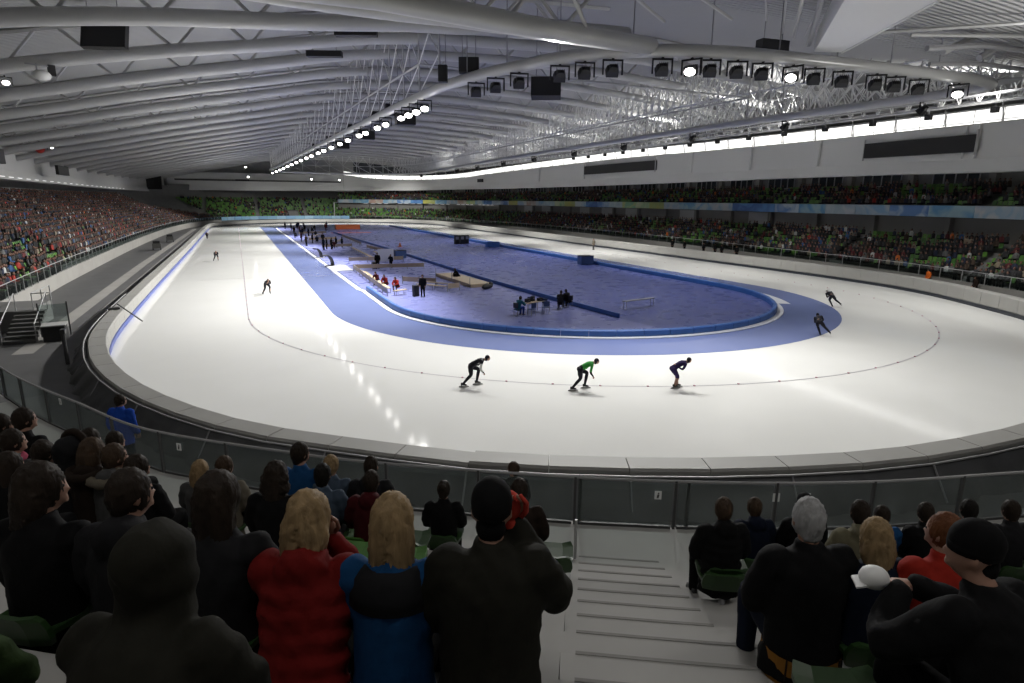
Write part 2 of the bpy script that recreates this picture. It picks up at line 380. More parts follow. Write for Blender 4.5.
# white pictogram stickers on the glass
def onrail(s):  # s = fraction along the rail
    L = resample(RL, .05); i = int(s*(len(L)-2)); a, c = L[i], L[i+1]; d = (c-a).normalized(); return a, d
STK = [(.612, -.22), (.668, -.22), (.683, -.22), (.35, -.2), (.47, -.22), (.865, -.1), (.875, -.1), (.215, -.12), (.53, -.24)]
for k, (s_, dz) in enumerate(STK):
    a, d = onrail(s_); nrm = Vector((-d.y, d.x, 0)); nrm = -nrm if nrm.dot(Vector((-24, -42, 0))-a) < 0 else nrm
    rz = math.atan2(d.y, d.x); tt = thing('glass_sticker', (a.x+nrm.x*.012, a.y+nrm.y*.012, ZR+dz), rz, label='small white pictogram sticker on the balustrade glass', cat='sticker', group='stickers on the balustrade glass')
    MB().box((0, 0, 0), (.1, .004, .13)).build('sticker_sheet', M['sign'], tt)
    sg = 1 if (Matrix.Rotation(rz, 3, 'Z') @ Vector((0, 1, 0))).dot(nrm) > 0 else -1
    b = MB(); b.ell((.005, sg*.003, .03), (.013, .002, .013), 8, 6); b.add([(-.012, sg*.0035, .012), (.02, sg*.0035, .012), (.008, sg*.0035, -.045), (-.02, sg*.0035, -.045)], [(0, 1, 2, 3)])
    b.build('pictogram', M['black'], tt)
# service gallery between the pads and the stand
b = MB(); n = 24
rows = [[pol(r, -46+52*i/n, z) for r, z in ((36.75, 0), (36.75, 1.45), (38.75, 1.45))] for i in range(n+1)]
b.add([v for r in rows for v in r], [(i*3+j, i*3+j+1, (i+1)*3+j+1, (i+1)*3+j) for i in range(n) for j in range(2)])
b.build('floor_gallery', M['floor'], kind='structure')

# ================================================================== THE BOWL: stands on the left, far and right sides
Fcp = [(-38.4,4),(-38.8,15),(-39.1,30),(-39.2,70),(-38.2,110),(-35.5,138),(-31.5,154),(-25,165),(-15,171),(-3,173),(4,172.5),(14,168),(25,158),(33.5,142),(39,110),(41,70),(39.8,40),(37,15),(34.5,-3),(31.6,-13),(28.8,-20),(25.5,-25.5)]
F = spline([(x, y, 0) for x, y in Fcp], n=14); F = resample(F, 1.0); FN = normals2(F)
iL = min(range(len(F)), key=lambda i: (F[i]-Vector((-28.5, 160, 0))).length); iR = min(range(len(F)), key=lambda i: (F[i]-Vector((5, 172, 0))).length)
def seg(a, b_): return F[a:b_], FN[a:b_]
def rowprof(d0, z0, n, dep, rise, back=.0):
    pr = [(d0, z0)]
    for k in range(1, n): pr += [(d0+dep*k, z0+rise*(k-1)), (d0+dep*k, z0+rise*k)]
    pr += [(d0+dep*n+back, z0+rise*(n-1))]; return pr
NL, DL, RL_ = 17, .85, .385
pL, nL = seg(0, iL+1); pF, nF = seg(iL, iR+1); pR, nR = seg(iR, len(F))
MB().sweep(pL, [(0, -.02), (0, 1.2)]+rowprof(.0, 1.2, NL, DL, RL_, 1)[0:]+[(15.6, 11)], nL).build('floor_left_stand', M['standc'], kind='structure')
MB().sweep(pF, [(0, -.02), (0, 1.1)]+rowprof(.0, 1.1, NL, DL, RL_, 1)+[(15.6, 11.5)], nF).build('floor_far_stand', M['standc'], kind='structure')
MB().sweep(pR, [(0, -.02), (0, 1.0)]+rowprof(.0, 1.0, 8, .8, .37, 2.2), nR).build('floor_lower_right_stand', M['standc'], kind='structure')
MB().sweep(pR, [(8.6, 3.5), (8.6, 6.4)], nR).build('wall_concourse', M['conwall'], kind='structure')
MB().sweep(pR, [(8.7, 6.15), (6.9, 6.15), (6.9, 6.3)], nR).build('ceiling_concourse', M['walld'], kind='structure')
MB().sweep(pR, [(6.95, 6.2), (7.0, 7.0)]+rowprof(7.0, 7.0, 6, .8, .36, 1.6)+[(13.4, 8.8), (13.4, 13.5)], nR).build('floor_upper_right_stand', M['standc'], kind='structure')
# end wall of the two tier block where the far stand begins
q, nn = F[iR], FN[iR]
et = thing('tier_end_frame', label='pale frame closing the end of the two tier stand at the far bend', cat='frame')
MB().tube([q+nn*.2+Vector((0, 0, 1.0)), q+nn*.9+Vector((0, 0, 6.3)), q+nn*7+Vector((0, 0, 6.3))], .16, 4).build('frame_bar', M['wallp'], et)
# front walls (panels)
ft = thing('far_stand_boards', label='light blue advertising boards along the front of the far green stand', cat='boards')
pf = resample(pF+pR[:6], 3.0); pfn = normals2(pf)
bl = [mat('board_%d' % k, c, .5, noise=.25, scale=.8) for k, c in enumerate([(.25, .45, .62), (.33, .52, .68), (.22, .4, .6)])]
for k in range(len(pf)-1):
    a, c = pf[k].lerp(pf[k+1], .01), pf[k].lerp(pf[k+1], .99)
    MB().sweep([a, c], [(-.12, 1.0), (-.12, 2.0), (-.04, 2.0), (-.04, 1.0)], pfn[k:k+2], pcl=True).build('board', bl[k % 3], ft)
# glass front with posts on left and right stands
for nm, path, lab, stp in (('left_stand_rail', pL, 'steel and glass railing along the front of the crowded left stand', 2.0), ('right_stand_rail', pR, 'steel and glass railing along the front of the right lower stand', 2.4)):
    t = thing(nm, label=lab, cat='railing'); pp = resample(path, stp); nn = normals2(pp); z0 = 1.2 if 'left' in nm else 1.0
    MB().tube([q-n_*.08+Vector((0, 0, z0+.95)) for q, n_ in zip(pp, nn)], .035, 5).build('handrail', M['rail'], t)
    for k, (q, n_) in enumerate(zip(pp, nn)):
        MB().box((q.x-n_.x*.08, q.y-n_.y*.08, z0+.45), (.05, .05, .96), face(n_.x, n_.y)).build('post', M['rail'], t)
        if k < len(pp)-1:
            MB().sweep([q.lerp(pp[k+1], .03), q.lerp(pp[k+1], .97)], [(-.09, z0+.08), (-.09, z0+.85), (-.07, z0+.85), (-.07, z0+.08)], nn[k:k+2], pcl=True).build('glass_pane', M['glass'], t)
MB().sweep(pL, [(-.02, 0), (-.02, 1.15), (.05, 1.22), (.5, 1.22)], nL).build('baseboard_left_stand', M['floorline'], kind='structure')
MB().sweep(pR, [(-.02, 0), (-.02, 1.0), (.05, 1.02), (.4, 1.02)], nR).build('baseboard_right_stand', M['conwall'], kind='structure')

# fascia banner panels of the upper tier
ft = thing('fascia_banner', label='long printed banner in blue, white and green along the upper tier front', cat='banner')
fc = [(.055, .13, .34), (.33, .42, .48), (.42, .47, .48), (.35, .4, .14), (.45, .5, .3), (.5, .52, .52), (.11, .22, .45), (.3, .45, .5), (.22, .42, .25), (.44, .3, .25)]
def bannermat(k, c1, c2):
    m = mat('banner_%d' % k, c1, .55, noise=.3, scale=.35); nt = m.node_tree; mx = [n for n in nt.nodes if n.type == 'MIX'][0]; nz = [n for n in nt.nodes if n.type == 'TEX_NOISE'][0]
    nz.inputs['Detail'].default_value = 2; nz.inputs['Distortion'].default_value = 1.2
    r = nt.nodes.new('ShaderNodeMapRange'); r.inputs[1].default_value = .42; r.inputs[2].default_value = .6; nt.links.new(nz.outputs['Fac'], r.inputs[0]); nt.links.new(r.outputs[0], mx.inputs[0])
    mx.inputs[6].default_value = (*c1, 1); mx.inputs[7].default_value = (*c2, 1); return m
c2_ = [(.1, .25, .5), (.45, .5, .52), (.2, .35, .5), (.45, .42, .1), (.2, .4, .2), (.3, .42, .52), (.4, .48, .55), (.12, .3, .5), (.45, .48, .2), (.5, .48, .42)]
fm = [bannermat(k, c, c2_[k]) for k, c in enumerate(fc)]
fp = resample(pR, 4.6); fpn = normals2(fp)
order = [5, 7, 9, 2, 6, 0, 3, 7, 5, 9, 8, 2, 0, 1, 6, 3, 5, 9, 2, 1, 4, 3, 2, 0, 6, 1, 8, 4, 3, 2, 7, 2, 5, 0, 0, 6, 7, 1, 2, 6, 7, 5]
for k in range(len(fp)-1):
    a, c = fp[k].lerp(fp[k+1], .005), fp[k].lerp(fp[k+1], .995)
    MB().sweep([a, c], [(6.8, 6.2), (6.75, 7.35), (6.9, 7.35), (6.9, 6.2)], fpn[k:k+2], pcl=True).build('banner_panel', fm[order[k % len(order)]], ft)
# concourse light strips, pillars, panels, back windows
t = thing('concourse_light', label='row of white light strips under the upper tier at the far right bend', cat='light')
lp_ = resample(pR[8:60], 2.2)
for k, q in enumerate(lp_):
    if k % 5 == 4: continue
    nq = FN[iR+8+min(51, int(k*2.2))]; a = q+nq*7.6
    MB().box((a.x, a.y, 6.06), (1.5, .12, .08), math.atan2(-nq.x, nq.y)).build('light_tube', M['led'], t)
pp = resample(pR, 9.0); pn = normals2(pp)
for k in range(1, len(pp)-1):
    q, nn = pp[k], pn[k]
    a = q+nn*8.2; MB().box((a.x, a.y, 4.9), (.55, .55, 2.8), face(nn.x, nn.y)).build('trim_%d' % (2*k), M['conwall'], kind='structure')
    a = q+nn*13.0; MB().box((a.x, a.y, 11.5), (.8, .6, 3.9), face(nn.x, nn.y)).build('trim_%d' % (2*k+1), M['conwall'], kind='structure')
    if k in (9, 10, 12, 13, 14, 16, 18):
        a = q+nn*8.45+Vector((-nn.y, nn.x, 0))*3; wpn = thing('wall_board', (a.x, a.y, 4.9), face(nn.x, nn.y), label='pale rectangular panel on the concourse wall behind the lower stand', cat='wall panel', group='pale concourse panels')
        MB().box((0, 0, 0), (4.2, .12, 2.3)).build('panel_sheet', M['wallp'], wpn)
wi = 0
for k in range(2, len(pp)-1):
    q, nn = pp[k], pn[k]; a = q.lerp(pp[k-1], .5)+nn*13.25; rz = face(nn.x, nn.y); wi += 1
    tt = thing('window_%d' % wi, (a.x, a.y, 10.45), rz, kind='structure')
    MB().box((0, .05, 0), (5.6, .06, 1.7)).build('pane', M['winglass'], tt)
    for xx in (-2.8, -1.4, 0, 1.4, 2.8): MB().box((xx, -.02, 0), (.1, .12, 1.8)).build('mullion', M['steeld'], tt)
    for zz in (-.88, .88): MB().box((0, -.02, zz), (5.7, .12, .1)).build('window_frame', M['steeld'], tt)

# ------------------------------------------------------------------ bulkheads
def bulk(name, pts, mt, back=.5):
    # pts: (x, y, zbottom, ztop)
    sp = spline([(x, y, 0) for x, y, _, _ in pts], n=10); zb = spline([(a, b_, 0) for _, _, a, b_ in pts], n=10); nn = normals2(sp)
    b = MB(); rows = [[q+Vector((0, 0, z.x+.0)), q+n_*.0+Vector((0, 0, z.x+.15)), q+n_*.25+Vector((0, 0, z.x+(z.y-z.x)*.28)), q+n_*.3+Vector((0, 0, z.y)), q+n_*1.6+Vector((0, 0, z.y)), q+n_*1.6+Vector((0, 0, z.x))] for q, z, n_ in zip(sp, zb, nn)]
    K = 6; b.add([v for r in rows for v in r], [(i*K+j, (i+1)*K+j, (i+1)*K+(j+1) % K, i*K+(j+1) % K) for i in range(len(rows)-1) for j in range(K)])
    b.build(name, mt, kind='structure'); return sp, zb, nn
BR = bulk('wall_right_bulkhead', [(37,-28,10.4,14.8),(39,-8.5,10.4,14.8),(39.5,2.5,10.5,14.8),(40,15,10.55,14.8),(41,34,10.55,15.0),(42,62,10.5,15.3),(41,110,10.5,14.8),(37.5,143,10.6,13.9),(29,162,10.4,13.8),(19,172,10.3,14.2),(9.5,175,10.3,15.3)], M['wallw'])
BF = bulk('wall_far_bulkhead', [(9.4,175,10.3,15.4),(-10,175.6,10.0,15.3),(-25,175.5,9.9,15.3),(-43,174,9.8,15.2)], M['wallw'])
BL = bulk('wall_left_bulkhead', [(-43.5,172,9.2,14),(-47.5,150,9.2,13.8),(-49,110,9.3,13.6),(-49,57,9.5,13.3),(-47,30,9.5,13.0),(-44,5,9.5,12.6)], M['wallp'])
MB().box((-16.5, 174.6, 13.0), (50, .3, .5)).build('trim_300', M['walld'], kind='structure')
MB().box((-22, 174.5, 13.05), (4, .35, .55)).build('trim_301', M['black'], kind='structure')
# far upper wall over the bulkhead
MB().sweep([Vector((-50, 181, 0)), Vector((-20, 183, 0)), Vector((14, 181, 0))], [(0, 10), (0, 24)], [Vector((0, 1, 0))]*3).build('wall_far', M['wallp'], kind='structure')
MB().sweep([Vector((-57, -30, 0)), Vector((-57, 100, 0)), Vector((-55, 182, 0))], [(0, 0), (0, 24)], [Vector((-1, 0, 0))]*3).build('wall_left', M['walld'], kind='structure')
MB().sweep([Vector((58, -60, 0)), Vector((58, 100, 0)), Vector((50, 182, 0))], [(0, 0), (0, 24)], [Vector((1, 0, 0))]*3).build('wall_right', M['walld'], kind='structure')
MB().sweep([Vector((-57, -62, 0)), Vector((58, -62, 0))], [(0, 0), (0, 24)], [Vector((0, -1, 0))]*2).build('wall_back', M['walld'], kind='structure')

# clerestory glazing above the right bulkhead, panes in frames
sp, zb, nn = BR
cs = resample(sp, 2.6); cn_ = normals2(cs); 
def zat(q): return min(range(len(sp)), key=lambda i: (sp[i]-q).length_squared)
ct = thing('window_90', kind='structure')
for k in range(len(cs)-1):
    a, c = cs[k].lerp(cs[k+1], .02), cs[k].lerp(cs[k+1], .98); z0 = zb[zat(cs[k])].y+.12; z1 = zb[zat(cs[k+1])].y+.12
    h = 1.2
    b = MB(); na, nc = cn_[k], cn_[k+1]
    vs = [a+na*.8+Vector((0, 0, z0)), c+nc*.8+Vector((0, 0, z1)), c+nc*.8+Vector((0, 0, z1+h)), a+na*.8+Vector((0, 0, z0+h))]
    vs += [v+na*.06 for v in vs]
    b.add(vs, [(0, 1, 2, 3), (7, 6, 5, 4), (0, 4, 5, 1), (1, 5, 6, 2), (2, 6, 7, 3), (3, 7, 4, 0)]).build('pane', M['cler'], ct)
    if k % 2 == 0: MB().tube([a+na*.7+Vector((0, 0, z0-.1)), a+na*.7+Vector((0, 0, z0+h+.1))], .05, 4).build('mullion', M['steel'], ct)
for dz, r in ((.28, .035), (1.38, .1)): MB().tube([q+n_*.66+Vector((0, 0, z.y+dz)) for q, z, n_ in zip(sp, zb, nn)], r, 6).build('window_frame', M['steel'], ct)
# black scoreboards on the right bulkhead
def ray_at(y):
    i = min(range(len(sp)), key=lambda i: abs(sp[i].y-y)); return i
for y0, y1, lab in ((-6.4, 6.6, 'long black scoreboard on the right bulkhead near the right edge'), (45.0, 71.5, 'smaller black scoreboard further along the right bulkhead')):
    ids = [i for i in range(len(sp)) if y0 <= sp[i].y <= y1]
    idp = resample([sp[i] for i in ids], 3.0); nr = normals2(idp); zz = [zb[zat(q)] for q in idp]
    t = thing('scoreboard', label=lab, cat='scoreboard')
    lo, hi = (.43, .79) if y0 < 0 else (.48, .82)
    b = MB(); rows = [[q-n_*.12+Vector((0, 0, z.x+(z.y-z.x)*lo)), q-n_*.12+Vector((0, 0, z.x+(z.y-z.x)*hi)), q+n_*.3+Vector((0, 0, z.x+(z.y-z.x)*hi)), q+n_*.3+Vector((0, 0, z.x+(z.y-z.x)*lo))] for q, n_, z in zip(idp, nr, zz)]
    b.loft(rows).build('screen', M['screen'], t)
    for e in (0, -1):
        q, n_, z = idp[e], nr[e], zz[e]; MB().tube([q-n_*.05+Vector((0, 0, z.x+(z.y-z.x)*(lo-.06))), q-n_*.05+Vector((0, 0, z.x+(z.y-z.x)*(hi+.1)))], .12, 4).build('side_frame', M['wallp'], t)
i = ray_at(126); q = sp[i]-nn[i]*.2
tt = thing('wall_speaker', (q.x, q.y, 12.9), face(nn[i].x, nn[i].y), label='small black box high on the right bulkhead towards the far bend', cat='speaker'); MB().box((0, 0, 0), (3.2, .4, .9)).build('cabinet', M['black'], tt)
# ribs and thin shadow gaps on the right bulkhead
k = 300
for y in (-6, -4.4, 12, 24, 36, 72, 90):
    i = ray_at(y); q, n_, z = sp[i], nn[i], zb[i]; k += 2
    MB().tube([q-n_*.02+Vector((0, 0, z.x+.3*(z.y-z.x))), q+n_*.18+Vector((0, 0, z.y-.1))], .13, 4).build('trim_%d' % k, M['wallw'], kind='structure')
# ================================================================== ROOF
PX = [(-60,9.6),(-50,11.7),(-43,13.3),(-39,14.1),(-33,15.45),(-26.6,16.75),(-22,17.6),(-15,19.0),(-10,19.6),(0,20.0),(10,19.8),(20,19.2),(30,18.3),(40,17.5),(50,16.6),(62,15.2)]
def P_(x): return float(np.interp(x, [a for a, _ in PX], [b_ for _, b_ in PX]))
def sm(a, b_, x): t = min(1, max(0, (x-a)/(b_-a))); return t*t*(3-2*t)
def dipf(y): return float(np.interp(y, [-60, -20, -14, -5, 5, 14], [4.7, 4.7, 4.4, 2.3, .7, 0]))
def Lz(x, y):
    d = dipf(y); g = sm(-38, -8, x)*(1-.55*sm(20, 45, x))
    return P_(x)-d*g
def deckz(x, y): return Lz(x, y)+2.35+.0*x
xs = np.linspace(-60, 60, 41); ys = np.concatenate([np.linspace(-66, 20, 24), np.linspace(28, 186, 16)])
b = MB(); b.add([(x, y, deckz(x, y)) for y in ys for x in xs], [(i*41+j, (i+1)*41+j, (i+1)*41+j+1, i*41+j+1) for i in range(len(ys)-1) for j in range(40)])
b.build('ceiling', M['deck'], kind='structure', smooth=True)

# transverse arched trusses: lower tube chord, upper chord, web bars
TY = [-14, -5, 5, 14, 22, 30, 38.5, 47]+[55.5+8.5*i for i in range(15)]
TR = [.42, .42, .4, .4, .4]
ordn = ['nearest', 'second', 'third', 'fourth', 'fifth', 'sixth', 'seventh', 'eighth']
for k, y in enumerate(TY):
    if k < 8: lab, g = 'pale steel roof arch with round lower tube, %s of the arches from the camera' % ordn[k], 'arched roof trusses'
    else: lab, g = 'pale steel roof arch far down the hall, one of the tightly overlapping far arches', 'arched roof trusses'
    t = thing('roof_truss', (0, y, 0), label=lab, cat='truss', group=g)
    x1 = {0: -5.5, 1: -1.0}.get(k, 46); x0 = -52
    X = np.arange(x0, x1+.01, 1.5); rr = TR[min(k, 4)] if k < 12 else .34
    MB().tube([(x, 0, Lz(x, y)+rr) for x in X], rr, 10 if k < 8 else 6).build('lower_chord', M['steel'], t, smooth=True)
    MB().tube([(x, 0, deckz(x, y)-.12) for x in X], .16, 5).build('upper_chord', M['steel'], t)
    n = int((x1-x0)/4.5); stuffb = MB()
    for i in range(n):
        xa, xb, xc = x0+4.5*i+.6, x0+4.5*i+2.25, x0+4.5*i+3.9
        for u, v in ((xa, xb), (xc, xb)):
            pa, pb = (u, 0, deckz(u, y)-.2), (v, 0, Lz(v, y)+.5)
            if k < 6: MB().tube([pa, pb], .1, 5).build('web_bar', M['steel'], t)
            else: stuffb.tube([pa, pb], .09, 4, cap=False)
    if k >= 6: stuffb.build('web_bars', M['steel'], t, kind='stuff')
# near tube running to the ring from the upper left
t = thing('roof_truss', label='thick pale tube crossing the top left corner of the view to the light ring', cat='truss', group='arched roof trusses')
MB().tube([(-50, -24, 11.2), (-36, -22, 13.0), (-23.4, -20.3, 14.1), (-19.5, -19.6, 14.35), (-12.7, -18, 14.5), (-4.6, -14.9, 15.2)], [.42]*6, 10).build('lower_chord', M['steel'], t, smooth=True)
for (a, b_) in (((-23, -20, 14.3), (-21, -20, 17)), ((-19, -19.5, 14.5), (-21, -20, 17)), ((-14, -18.3, 14.6), (-12, -18.5, 17)), ((-9.5, -17, 14.8), (-12, -18.5, 17))): MB().tube([a, b_], .1, 5).build('web_bar', M['steel'], t)

# ------------------------------------------------------------------ the oval light ring
ZRING = 15.0
rcp = [(-15.0,140),(-14.7,127),(-13.5,74),(-12.4,35.5),(-11.6,9.4),(-11.1,0),(-10.2,-5.4),(-9.1,-8.8),(-8,-11.5),(-6.7,-13.4),(-5.1,-14.7),(-2.3,-15.9),(1,-16.6),(5.1,-16.9),(9.4,-17.2),(14.6,-17.4),(18.8,-17.4),(20.8,-16.4),(21.4,-13),(21.2,-4),(20.8,8),(20.8,24),(21.2,45),(22,70),(24,105),(25,135),(18,150),(2,153),(-11,149)]
RG = resample(spline([(x, y, ZRING) for x, y in rcp], n=12, closed=True), 1.0, True); RGN = normals2(RG, True)
rt = thing('light_ring', label='oval steel ring beam hung under the roof carrying the floodlights', cat='ring beam')
MB().tube(RG, .33, 10, closed=True).build('lower_tube', M['steel'], rt, smooth=True)
up = [q+Vector((0, 0, 2.2)) for q in RG]
MB().tube([q for q in up if q.y > 4], .09, 5).build('upper_tube', M['steel'], rt)
hang = resample(RG, 4.0, True); wb = MB()
for i, q in enumerate(hang):
    top = deckz(q.x, q.y)-.1; n_ = hang[(i+1) % len(hang)]
    if q.y < 70: MB().tube([(q.x, q.y, ZRING+.2), (q.x, q.y, top)], .06 if q.y > 0 else .035, 5).build('hanger', M['steel'] if q.y > 0 else M['steeld'], rt)
    else: wb.tube([(q.x, q.y, ZRING+.2), (q.x, q.y, top)], .07, 4, cap=False)
    if q.y > 2:
        for (a, c) in (((q.x, q.y, ZRING+.2), (n_.x, n_.y, ZRING+2.2)), ((q.x, q.y, ZRING+2.2), (n_.x, n_.y, deckz(n_.x, n_.y))), ((n_.x, n_.y, ZRING+2.2), (q.x, q.y, deckz(q.x, q.y)))):
            wb.tube([a, c], .05, 4, cap=False)
rr_ = [q for q in resample(RG, 1.35, True) if q.x > 19.5]
for q, n_ in zip(rr_, rr_[1:]):
    if (q-n_).length > 3: continue
    for ox, zz in ((0, 0), (1.9, .5)):
        a, c = Vector((q.x+ox, q.y, ZRING+.25+zz)), Vector((n_.x+ox, n_.y, ZRING+.25+zz)); ta, tc = deckz(a.x, a.y)-.2, deckz(c.x, c.y)-.2; m1 = (a.z+ta)/2
        wb.tube([a, (a.x, a.y, ta)], .05, 4, cap=False); wb.tube([a, (c.x, c.y, m1)], .045, 4, cap=False); wb.tube([(a.x, a.y, m1), c], .045, 4, cap=False)
        wb.tube([(a.x, a.y, m1), (c.x, c.y, tc)], .045, 4, cap=False); wb.tube([(a.x, a.y, ta), (c.x, c.y, m1)], .045, 4, cap=False)
    wb.tube([(q.x, q.y, ZRING+2.6), (n_.x, n_.y, ZRING+2.6)], .07, 4, cap=False); wb.tube([(q.x, q.y, ZRING+.3), (q.x+1.9, q.y, ZRING+2.6)], .04, 4, cap=False); wb.tube([(q.x+1.9, q.y, ZRING+.8), (q.x+5, q.y, deckz(q.x+5, q.y)-.3)], .05, 4, cap=False)
wb.build('ring_bracing', M['lattice'], rt, kind='stuff')
cw = [q for q in RG if q.x > 19.8]
MB().sweep(cw, [(.4, ZRING-15+.25), (.4, ZRING-15+.34), (1.7, ZRING-15+.34), (1.7, ZRING-15+.25)], normals2(cw), pcl=True).build('catwalk', M['steeld'], rt)

# ------------------------------------------------------------------ longitudinal lattice girders by the right clerestory
for gi, (xo, z0, z1, lab) in enumerate(((31.5, 15.6, 18.9, 'inner white lattice girder running along the right side under the roof'), (35.5, 16.4, 19.3, 'outer white lattice girder close above the right clerestory'))):
    t = thing('lattice_girder', label=lab, cat='girder', group='lattice girders on the right')
    gp = [Vector((xo+1.8*math.sin(PI*min(1, max(0, (y+30)/200)))-(.0), y, 0)) for y in np.arange(-26, 172, 1.5)]
    MB().tube([q+Vector((0, 0, z0)) for q in gp], .13, 6).build('lower_chord', M['steel'], t)
    MB().tube([q+Vector((0, 0, z1)) for q in gp], .1, 6).build('upper_chord', M['steel'], t)
    if gi == 0: MB().sweep(gp, [(-.9, z0+.55), (-.9, z0+.62), (.3, z0+.62), (.3, z0+.55)], [Vector((1, 0, 0))]*len(gp), pcl=True).build('catwalk', M['steeld'], t)
    b = MB(); 
    for i in range(len(gp)-1):
        a, c = gp[i], gp[i+1]; big = i % 4 == 0
        if big and a.y < 100: MB().tube([a+Vector((0, 0, z0-.1)), a+Vector((0, 0, deckz(a.x, a.y)))], .09, 4).build('upright', M['steel'], t)
        else: b.tube([a+Vector((0, 0, z0)), a+Vector((0, 0, z1))], .05, 4, cap=False)
        zz = (z0, z1) if i % 2 else (z1, z0)
        b.tube([a+Vector((0, 0, zz[0])), c+Vector((0, 0, zz[1]))], .055, 4, cap=False)
        if i % 2 == 0: b.tube([a+Vector((0, 0, z1)), a+Vector((2.0, 0, z0+.3))], .05, 4, cap=False); b.tube([a+Vector((0, 0, z0)), a+Vector((-1.8, .6, z1))], .045, 4, cap=False)
    b.build('lattice_bars', M['lattice'], t, kind='stuff')
# short columns between clerestory and roof
t = thing('eave_columns', label='row of slim white columns standing above the right clerestory windows', cat='columns')
for k, q in enumerate(resample(BR[0], 5.2)):
    i = min(range(len(BR[0])), key=lambda i: (BR[0][i]-q).length_squared); z = BR[1][i].y
    MB().tube([(q.x+.5, q.y, z), (q.x-.6, q.y, deckz(q.x, q.y))], .07, 4).build('column', M['steel'], t)

# ------------------------------------------------------------------ big pale box beam and service pipes on the near deck
t = thing('box_beam', label='wide pale tapered box beam running up from the ring at top right', cat='beam')
A1, A2, B1, B2 = Vector((6.1, -17.2, 15.5)), Vector((4.7, -16.7, 15.5)), Vector((-1.2, -30.0, 15.4)), Vector((-5.6, -27.7, 15.4))
b = MB(); b.loft([[A1, A2, A2+Vector((0, 0, .9)), A1+Vector((0, 0, .9))], [B1, B2, B2+Vector((0, 0, 1.5)), B1+Vector((0, 0, 1.5))]]).build('girder', M['beam'], t)
MB().tube([A1+Vector((.06, -.05, .02)), B1+Vector((.06, -.05, .02))], .09, 6).build('edge_tube', M['wallw'], t)
MB().tube([A2+Vector((-.25, .2, .35)), B2+Vector((-.9, .6, .35))], .13, 6).build('edge_tube', M['steeld'], t)
t = thing('service_pipes', label='thin pipes and cables running along the grey deck above the ring', cat='pipes')
for a, c, r in (((3.6, -16.2, 16.2), (-2.7, -22.5, 16.2), .09), ((3.0, -16.0, 16.4), (-3.4, -22.2, 16.4), .05), ((4.2, -16.4, 16.3), (-1.6, -22.8, 16.3), .04), ((-1, -16.5, 16.5), (-6, -19, 16.6), .07), ((1.0, -16.8, 16.6), (-4.5, -22, 16.7), .05), ((-4, -15, 16.4), (-10, -19, 16.6), .08), ((8, -17.6, 16.6), (16, -24, 16.7), .1), ((11, -17.6, 16.8), (20, -21, 16.9), .1), ((14, -17.6, 16.2), (17, -17.6, 17.4), .2), ((17.5, -17.6, 16.2), (20, -17.6, 17.4), .2)):
    a, c = Vector(a), Vector(c); MB().tube([a, c], r, 6).build('pipe', M['steel'], t)
MB().tube([(11.5, -18.3, 16.0), (16, -18.6, 16.55), (27, -19.5, 16.6)], .16, 6).build('pipe', M['steeld'], t)
MB().tube([(12.5, -17.9, 15.35), (17, -18.0, 15.75), (28, -18.6, 15.75)], .13, 6).build('pipe', M['steeld'], t)

# ------------------------------------------------------------------ floodlights
def flood_proto():
    t = thing('floodlight', label='x', cat='floodlight')
    b = MB(); w_, h_ = .5, .62
    for x in (-w_, w_): b.box((x, 0, -.38), (.07, .09, .72))
    b.box((0, 0, -.04), (2*w_+.07, .09, .08)); b.box((0, 0, .06), (.12, .12, .16))
    b.build('yoke', M['black'], t)
    b = MB(); b.loft([[Vector((sx*x, yy, z)) for sx, z in ((-1, zz), (1, zz), (1, zt), (-1, zt))] for x, yy, zz, zt in ((.2, -.32, -.12, .12), (.4, -.1, -.24, .24), (.44, .2, -.27, .27), (.44, .26, -.27, .27))])
    for k in range(5): b.box((-.28+.14*k, -.3, 0), (.02, .16, .3))
    hs = b.build('housing', M['black'], t); hs.location = (0, 0, -.52); hs.scale = (.72, 1, .85)
    b = MB(); b.add([Vector((.4*math.cos(2*PI*i/16), .275+.0*i, .24*math.sin(2*PI*i/16))) for i in range(16)], [tuple(range(16))[::-1]])
    ln_ = b.build('lens', M['lens'], hs)
    return t
FP = flood_proto()
def flood(loc, aim, lit, label, group, first=[True], scale=1.0):
    d = Vector(aim)-Vector(loc); rz = face(d.x, d.y)
    t = FP if first[0] else dup(FP)
    first[0] = False
    t.location = loc; t.rotation_euler = (0, 0, rz); t.scale = (scale,)*3; t['label'] = label; t['group'] = group
    hs = [c for c in t.children if c.name.startswith('housing')][0]
    hs.rotation_euler = (-math.atan2(-d.z, math.hypot(d.x, d.y)), 0, 0)
    hs.children[0].material_slots[0].link = 'OBJECT'; hs.children[0].material_slots[0].material = M['lens'] if lit else M['lensd']
    return t
ringpts = resample(RG, .5, True)
def rp(x=None, y=None, side='left'):
    c = [q for q in ringpts if (side == 'near' and q.y < -4 and q.x < 22) or (side == 'left' and q.x < 0) or (side == 'right' and q.x > 19)]
    return min(c, key=lambda q: abs(q.y-y) if x is None else abs(q.x-x))
